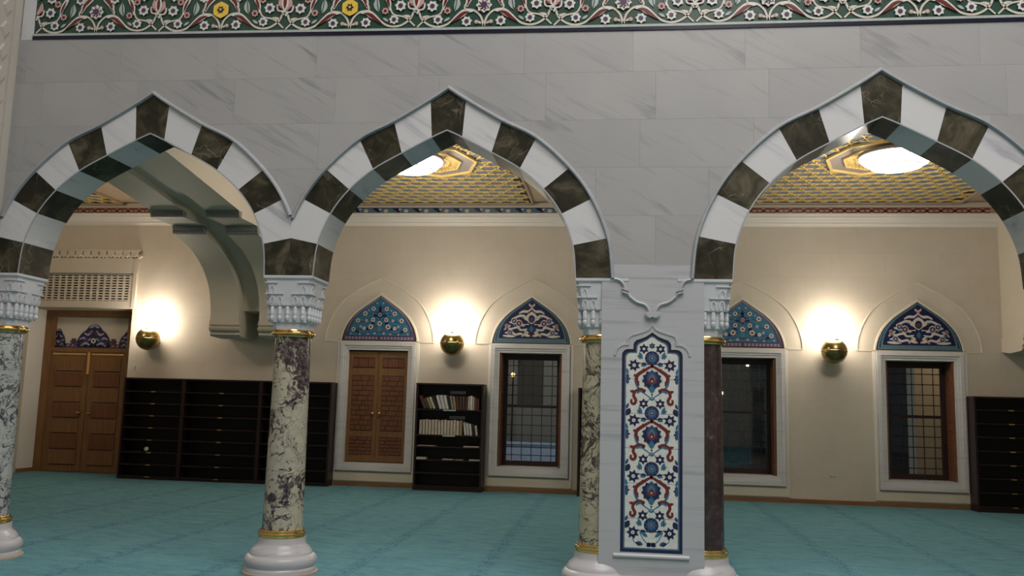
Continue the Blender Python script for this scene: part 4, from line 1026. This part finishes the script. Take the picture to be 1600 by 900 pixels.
# ------------------------------------------------------------------ doorway at the far left
def make_door():
    T = empty('door_1', 'honey oak double door under tiled transom in deep doorway', 'door', (-10.78, D+0.5, 0), None, 'structure'); O = tuple(T.location)
    x0, x1 = -11.86, -9.67; y = D+0.55
    G(O).box(x0-0.3, x1+0.3, y+0.10, y+0.22, 0, 3.5).build('back_panel', 'cream', T)
    for a, b, zt in ((x0, x0+0.17, 3.289), (x1-0.36, x1-0.19, 3.159)): G(O).box(a, b, y-0.04, y+0.10, 0, zt).build('door_post', 'oak', T)
    G(O).box(x0+0.171, x1, y-0.045, y+0.10, 3.16, 3.289).build('head_rail', 'oak', T)
    G(O).box(x0+0.17, x1-0.2, y-0.03, y+0.10, 2.43, 2.52).build('transom_rail', 'oak', T)
    cx = -10.84
    for s_ in (-1, 1):
        a, b = (x0+0.17, cx-0.006) if s_ < 0 else (cx+0.006, x1-0.36)
        lf = G(O).box(a, b, y+0.0, y+0.05, 0.01, 2.43).build('door_leaf', 'oak', T)
        for k in range(7):
            z = 0.14+0.315*k
            G(O).box(a+0.14, b-0.12, y-0.004, y+0.001, z, z+0.018).build('groove', 'oakdark', lf)
            G(O).box(a+0.13, b-0.11, y-0.018, y, z+0.02, z+0.29).build('door_panel', 'oakred' if k % 2 else 'oak', lf)
        G(O).box(a+0.04, b-0.06, y-0.02, y, 2.375, 2.41).build('brass_closer', 'gold', lf)
        g = G(O); hx = cx+s_*0.07; g.tube([(hx,y,1.20),(hx,y-0.05,1.20),(hx+s_*0.09,y-0.055,1.20)], 0.012, 8); g.build('door_handle', 'gold', lf, 50)
    G(O).box(cx-0.028, cx+0.028, y-0.03, y, 1.98, 2.43).build('brass_strip', 'gold', T)
    # ornamental tile cresting on the transom
    A = Art(['t_purple','t_lilac','t_blue','t_white','t_dk','t_red','t_navy'], 0.004)
    z0 = 2.525; yy = y+0.095
    def crest(c, w, h):
        A.at(c, z0); pts = spline([(w,0),(w*0.96,h*0.35),(w*0.72,h*0.62),(w*0.5,h*0.74),(w*0.3,h*0.92),(0,h)], 3)
        A.poly(pts+[(-a, b) for a, b in reversed(pts[:-1])], 't_navy', 2)
        for s_ in (1, -1):
            A.at(c, z0, s_)
            for p in ([(w*0.75,h*0.08),(w*0.5,h*0.2),(w*0.2,h*0.12)],[(w*0.85,h*0.35),(w*0.6,h*0.42),(w*0.4,h*0.3),(w*0.15,h*0.4)],[(w*0.6,h*0.62),(w*0.35,h*0.55),(w*0.12,h*0.72)],[(w*0.3,h*0.85),(w*0.1,h*0.9),(0,h*0.97)]):
                A.stroke(p, 0.045*w/0.34, 't_lilac', 3, 4, 0.6)
            A.disc((w*0.42,h*0.33), w*0.12, 't_blue', 4); A.disc((w*0.15,h*0.6), w*0.09, 't_purple', 4); A.disc((w*0.7,h*0.2), w*0.08, 't_purple', 4)
        A.at(c, z0); A.disc((0,h*0.30), w*0.15, 't_white', 4); A.disc((0,h*0.30), w*0.07, 't_red', 5)
    crest(-10.84, 0.37, 0.50); crest(-11.62, 0.16, 0.40); crest(-10.06, 0.22, 0.40)
    A.at(-11.68, z0); A.poly([(0,0),(1.8,0),(1.8,0.09),(0,0.09)], 't_purple', 1)
    for k in range(18): A.leaf((0.05+0.1*k,0.02),(0.12+0.1*k,0.08), 0.03, 't_lilac', 2)
    for s_ in (-1, 1): A.at(-10.84+s_*0.44, z0); A.star((0,0.13), 0.085, 't_purple', 2, 6, 0.7); A.disc((0,0.13), 0.03, 't_red', 3)
    o = A.build('tile_cresting', yy); o.parent = T; o.matrix_parent_inverse = Matrix.Translation((-O[0],-O[1],-O[2])); tag(o, kind='stuff')
    G(O).box(x0+0.006, x0+0.016, D, y-0.04, 0, 0.075).build('jamb_skirting', 'skirt', T)
    # reveals of the doorway
    G(O).box(x0-0.06, x0+0.006, D+0.001, y-0.04, 0, 3.29).build('left_reveal', 'white', T); G(O).box(x1, x1+0.06, D+0.5, y+0.2, 0, 3.5).build('right_reveal', 'white', T)
    G(O).box(x0, x1, D+0.5, y+0.2, 3.29, 3.4).build('soffit', 'white', T)
make_door()
def make_portal():
    T = empty('door_surround', 'pale stone surround with pierced grille above wooden door', 'door surround', (-10.75, D, 3.3)); O = tuple(T.location)
    G(O).box(-12.2, -9.58, D-0.06, D, 4.00, 4.30).build('plain_panel', 'beige', T)
    G(O).box(-12.2, -9.56, D-0.11, D, 4.44, 4.475).build('ledge', 'beige', T)
    for k in range(15):
        x = -12.05+0.17*k
        g = G(O); g.prism([(x-0.075,4.44),(x-0.07,4.38),(x,4.31),(x+0.07,4.38),(x+0.075,4.44)], D-0.09, D); g.prism([(x+0.015,4.345),(x+0.085,4.295),(x+0.15,4.345),(x+0.085,4.375)], D-0.075, D); g.build('stalactite_cell', 'beige', T)
    G(O).box(-9.67, -9.60, D-0.07, D, 3.29, 4.30).build('side_strip', 'beige', T)
    G(O).box(-12.2, -9.67, D-0.05, D, 3.30, 3.435).build('lower_rail', 'beige', T)
    G(O).box(-12.2, -9.67, D-0.05, D, 3.95, 4.00).build('upper_rail', 'greymould', T)
    G(O).box(-9.76, -9.67, D-0.05, D, 3.435, 3.95).build('end_stile', 'beige', T)
    G(O).box(-12.2, -9.76, D-0.006, D, 3.435, 3.95).build('dark_backing', 'void', T)
    for k in range(10):
        z = 3.445+0.0515*k
        G(O).box(-12.2, -9.76, D-0.040, D-0.010, z, z+0.025).build('grille_rail', 'beige', T)
    x = -12.1; k = 0
    while x < -9.78:
        G(O).box(x, x+0.038, D-0.044, D-0.008, 3.435, 3.95).build('grille_stile', 'beige', T); x += 0.138
make_portal()

# ------------------------------------------------------------------ bookcases
YB = D-0.35
def make_bookcase(x0, x1, H, shelves, label, tags=True, thick=0.022):
    T = empty('bookcase', label, 'bookcase', ((x0+x1)/2, YB, 0), 'dark wooden bookcases along the back wall'); O = tuple(T.location)
    for a in (x0, x1-0.035): G(O).box(a, a+0.035, YB, D-0.025, 0, H).build('side_panel', 'case', T)
    G(O).box(x0, x1, YB-0.012, D-0.025, H, H+0.03).build('top_board', 'case', T)
    G(O).box(x0+0.035, x1-0.035, D-0.05, D-0.03, 0, H).build('back_panel', 'caseback', T)
    G(O).box(x0+0.035, x1-0.035, YB+0.02, YB+0.035, 0, shelves[0]-thick).build('kick_board', 'case', T)
    for z in shelves:
        sh = G(O).box(x0+0.035, x1-0.035, YB+0.004, D-0.05, z-thick, z).build('shelf', 'case', T)
        if tags: cx = (x0+x1)/2; G(O).box(cx-0.045, cx+0.045, YB-0.004, YB+0.004, z-thick+0.001, z-0.001).build('brass_plate', 'gold', sh)
    return T
LS = [0.06,0.285,0.515,0.75,0.98,1.21,1.44,1.67]
make_bookcase(-9.51, -8.29, 1.89, LS, 'empty dark bookcase next to the oak door')
make_bookcase(-8.29, -6.75, 1.89, LS, 'empty dark bookcase between door-side bookcase and veined column')
make_bookcase(-6.75, -5.36, 1.89, LS, 'empty dark bookcase behind the veined column')
make_bookcase(-3.745, -2.48, 1.92, [0.09,0.325,0.56,0.80,1.01,1.475], 'dark bookcase holding books under the middle sconce', False)
make_bookcase(-0.745, 0.45, 1.90, LS, 'dark bookcase mostly hidden behind the tiled pier')
make_bookcase(6.045, 7.24, 1.92, [0.10,0.335,0.57,0.80,1.03,1.265,1.495,1.73], 'empty dark bookcase at the far right edge')
# books in the middle case
def make_book(x, z, w, h, d, cover, lean, label, group, y=None):
    T = empty('book', label, 'book', (x, YB+0.06, z), group); O = (x, YB+0.06, z); y = YB+0.06
    G(O).box(x, x+w, y, y+0.004, z, z+h).build('spine', cover, T)
    for a in (x, x+w-0.003): G(O).box(a, a+0.003, y, y+d, z, z+h).build('cover', cover, T)
    G(O).box(x+0.003, x+w-0.003, y+0.004, y+d-0.004, z+0.004, z+h-0.006).build('pages', 't_cream', T)
    if w > 0.05 and cover == 'bk_brown': G(O).box(x+0.006, x+w-0.006, y-0.001, y, z+h*0.70, z+h*0.80).build('title_band', 't_yellow' if cover != 't_white' else 'grey', T)
    T.rotation_euler = (0, lean, 0)
M['bk_red'] = plain('red_cover', (0.14,0.022,0.018), 0.5); M['bk_green'] = plain('green_cover', (0.02,0.07,0.05), 0.5); M['bk_tan'] = plain('tan_cover', (0.32,0.22,0.11), 0.5)
M['bk_black'] = plain('black_cover', (0.012,0.012,0.014), 0.45); M['bk_white'] = plain('white_cover', (0.55,0.53,0.50), 0.5); M['bk_brown'] = plain('brown_cover', (0.075,0.032,0.024), 0.5); M['bk_cream'] = plain('cream_cover', (0.50,0.42,0.34), 0.5); M['bk_grey'] = plain('grey_cover', (0.22,0.22,0.22), 0.5)
row1 = [('bk_red',0.055,0.25,-0.42),('bk_green',0.05,0.20,-0.42),('bk_tan',0.05,0.22,-0.42),('bk_cream',0.045,0.23,-0.40),('bk_black',0.055,0.25,-0.38),('bk_white',0.055,0.26,-0.30),('bk_white',0.06,0.26,-0.28),('bk_white',0.055,0.26,-0.26),('bk_black',0.04,0.26,-0.22),('bk_grey',0.04,0.25,-0.20),('bk_tan',0.045,0.24,-0.16),
        ('bk_brown',0.05,0.24,-0.10),('bk_brown',0.05,0.24,-0.06),('bk_brown',0.05,0.245,-0.04),('bk_brown',0.045,0.235,0.0),('bk_cream',0.035,0.25,0.0),('bk_white',0.05,0.26,0.0),('bk_cream',0.03,0.24,0.0),('bk_red',0.045,0.22,0.0),('bk_brown',0.04,0.21,0.0)]
cn = {'bk_red':'red','bk_green':'dark green','bk_tan':'tan','bk_cream':'cream','bk_black':'black','bk_white':'white','bk_brown':'brown','bk_grey':'grey'}
x = -3.70+0.10; seen = {}
ordw = ['first','second','third','fourth','fifth','sixth','seventh','eighth','ninth','tenth','eleventh','twelfth','thirteenth','fourteenth','fifteenth','sixteenth','seventeenth','eighteenth','nineteenth','twentieth','twenty-first']
for i, (c, w, h, ln) in enumerate(row1):
    make_book(x, 1.475+0.001+abs(math.sin(ln))*0.0, w, h, 0.19, c, ln, '%s %sbook, %s from left on upper book shelf' % (cn[c], 'leaning ' if ln < -0.12 else '', ordw[i]), 'books on the upper shelf')
    x += w/math.cos(ln)+0.003
x = -3.675
row2 = ['bk_cream']*12+['bk_cream','bk_tan','bk_white','bk_white','bk_white','bk_black','bk_cream']
for i, c in enumerate(row2):
    w = 0.052 if i < 14 else 0.045; h = 0.262+0.006*((i*7) % 3) if i < 14 else (0.235-0.012*(i-14))
    ln = 0.0 if i < 14 else -0.14
    make_book(x, 1.011, w, h, 0.19, c, ln, '%s volume, %s from left on lower book shelf' % (cn[c], ordw[i]), 'volumes on the lower shelf')
    x += w/math.cos(ln)+(0.006 if i < 13 else 0.045 if i == 13 else 0.006)
def lying(x, z, w, label, mat='bk_cream', h=0.022):
    T = empty('flat_book', label, 'book', (x, YB+0.03, z), 'books lying flat on the shelves'); O = tuple(T.location)
    G(O).box(x, x+w, YB+0.015, YB+0.17, z+0.001, z+0.004).build('cover', mat, T); G(O).box(x+0.002, x+w-0.003, YB+0.017, YB+0.168, z+0.004, z+h-0.003).build('pages', 't_cream', T); G(O).box(x, x+w, YB+0.015, YB+0.17, z+h-0.003, z+h).build('cover', mat, T)
lying(-3.69, 0.80, 0.34, 'thin booklet lying at left of the third shelf', 'bk_tan', 0.014); lying(-2.83, 0.80, 0.29, 'pinkish booklet lying at right of the third shelf', 'bk_cream', 0.018)
lying(-3.70, 0.56, 0.18, 'pale book lying at left end of fourth shelf', 'bk_cream', 0.036); lying(-3.22, 0.56, 0.2, 'thin pale booklet left of middle on fourth shelf', 'bk_cream', 0.014); lying(-2.98, 0.56, 0.15, 'small pale booklet right of middle on fourth shelf', 'bk_tan', 0.012); lying(-2.72, 0.56, 0.20, 'pale booklet lying at right end of fourth shelf', 'bk_white', 0.018)
for z, lab in ((1.79, 'grey plate above the upper book shelf'), (1.325, 'grey plate above the lower book shelf')):
    g = G((-3.02,D-0.056,z)); g.box(-3.16, -2.86, D-0.062, D-0.0505, z-0.028, z+0.028); tag(g.build('sign_plate', 'grey'), lab, 'sign').location = (-3.02,D-0.056,z)
for z, lab in ((1.462, 'pale green shelf tag under the upper books'), (0.998, 'pale green shelf tag under the lower books')):
    g = G((-3.1,YB,z)); g.box(-3.22, -2.99, YB-0.003, YB+0.0035, z-0.016, z+0.012); tag(g.build('shelf_tag', plain('green_tag_%d' % int(z*10), (0.30,0.42,0.33), 0.5)), lab, 'tag').location = (-3.1,YB,z)
# small white crumpled paper in the left case
bm = bmesh.new(); bmesh.ops.create_icosphere(bm, subdivisions=2, radius=0.045)
for v in bm.verts: v.co *= random.uniform(0.7, 1.1)
me = bpy.data.meshes.new('paper'); bm.to_mesh(me); bm.free(); me.materials.append(M['bk_white'])
o = bpy.data.objects.new('crumpled_paper', me); COL.objects.link(o); o.location = (-8.99, YB+0.07, 0.515+0.052); tag(o, 'crumpled white paper on a shelf of the leftmost bookcase', 'paper')

# ------------------------------------------------------------------ small wall fittings
def fitting(name, x, z, w, h, label, cat):
    T = empty(name, label, cat, (x, D, z)); O = tuple(T.location)
    G(O).box(x-w, x+w, D-0.010, D, z-h, z+h).build('cover_plate', 'bk_white', T)
    if name == 'power_outlet':
        for s_ in (-1, 1):
            g = G(O); g.tube([(x+s_*w*0.4, D-0.010, z),(x+s_*w*0.4, D-0.013, z)], 0.02, 12); g.build('socket', 'grey', T)
    else: G(O).box(x-w*0.4, x+w*0.4, D-0.016, D-0.010, z-h*0.5, z+h*0.5).build('rocker', 'grey', T)
fitting('power_outlet', 3.756, 0.485, 0.055, 0.035, 'small white power outlet low on wall below right sconce', 'outlet')
fitting('light_switch', -9.50, 2.12, 0.035, 0.05, 'small light switch beside the oak door', 'switch')

# ------------------------------------------------------------------ outside, seen through the windows
g = G(); g.box(-14, 30, D+0.9, 40, -0.5, -0.3); tag(g.build('ground', plain('night_paving', (0.10,0.105,0.115), 0.6)), 'dark paving outside the windows', 'ground', kind='structure')
T = empty('outside_wall', 'lit beige outside wall seen through far right window', 'wall', (8.0, 11.3, -0.3)); O = tuple(T.location)
G(O).box(6.32, 9.9, 11.2, 11.6, -0.3, 5).build('wall_face', 'beige', T); G(O).box(5.98, 6.32, 11.1, 11.6, -0.3, 5).build('buttress', 'cream', T)
point('outside_wall_light', (7.2, 10.1, 3.2), 30, (1.0,0.75,0.45), 0.1)
g = G((-2.5,15,-0.3)); g.box(-6.5, 0.5, 15.0, 15.4, -0.3, 0.55); g.box(-6.6, 0.6, 14.95, 15.45, 0.55, 0.63); o = g.build('parapet', plain('pale_parapet', (0.45,0.47,0.52), 0.6)); o.location = (-2.5,15,-0.3)
tag(o, 'pale low parapet outside the window left of pier', 'parapet')
point('parapet_fill', (-2.0, 12.2, 3.2), 190, (0.75,0.85,1.0), 0.2)  # unseen fill added to brighten the parapet
T = empty('grey_backdrop', 'added dim grey building outside the window left of pier', 'backdrop', (-6.0, 26.0, -0.3)); O = tuple(T.location)  # made-up backdrop, added to lift the upper panes to grey
G(O).box(-14, 2.5, 26.0, 26.4, -0.3, 8.0).build('backdrop_sheet', plain('backdrop_grey', (0.30,0.30,0.29), 0.7), T)
for k in range(6): G(O).box(-9.6+1.9*k, -8.6+1.9*k, 25.96, 26.0, 1.6, 3.6).build('backdrop_dark_panel', 'void', T)
point('backdrop_fill', (-3.5, 21.0, 5.5), 260, (1.0,0.93,0.80), 0.3)  # unseen fill added to light the grey backdrop
M['em_white'] = emis('street_lamp_white', (1.0,0.9,0.75), 6.0); M['em_blue'] = emis('street_lamp_blue', (0.6,0.75,1.0), 4.0); M['em_amber'] = emis('street_lamp_amber', (1.0,0.6,0.2), 3.0)
for i, (x, y, z, r, m, lab) in enumerate(((3.30,22,2.15,0.10,'em_white','brightest warm street lamp outside the red column window'),(3.10,22,3.15,0.08,'em_blue','bluish street lamp high outside the red column window'),(2.60,22,3.95,0.10,'em_blue','topmost pale blue street lamp left in red column window'),
                              (4.45,24,3.2,0.08,'em_white','small pale street lamp right in red column window'),(4.3,24,4.3,0.09,'em_amber','amber street lamp upper right in red column window'),(-3.6,22,2.6,0.10,'em_amber','amber lamp in the window left of the pier'),(8.05,20.0,4.5,0.09,'em_white','pale lamp seen through the far right window'))):
    T = empty('street_lamp', lab, 'street lamp', (x, y, -0.3), 'street lamps outside'); O = tuple(T.location)
    r *= 0.7; g = G(O); g.lathe(x, y, [(0.03,-0.3),(0.02,z-r)], 8); g.build('pole', 'black', T)
    g = G(O); g.lathe(x, y, [(0.01,z-r),(r*0.8,z-r*0.6),(r,z),(r*0.8,z+r*0.6),(0.01,z+r)], 12); g.build('lamp_head', m, T, 60)
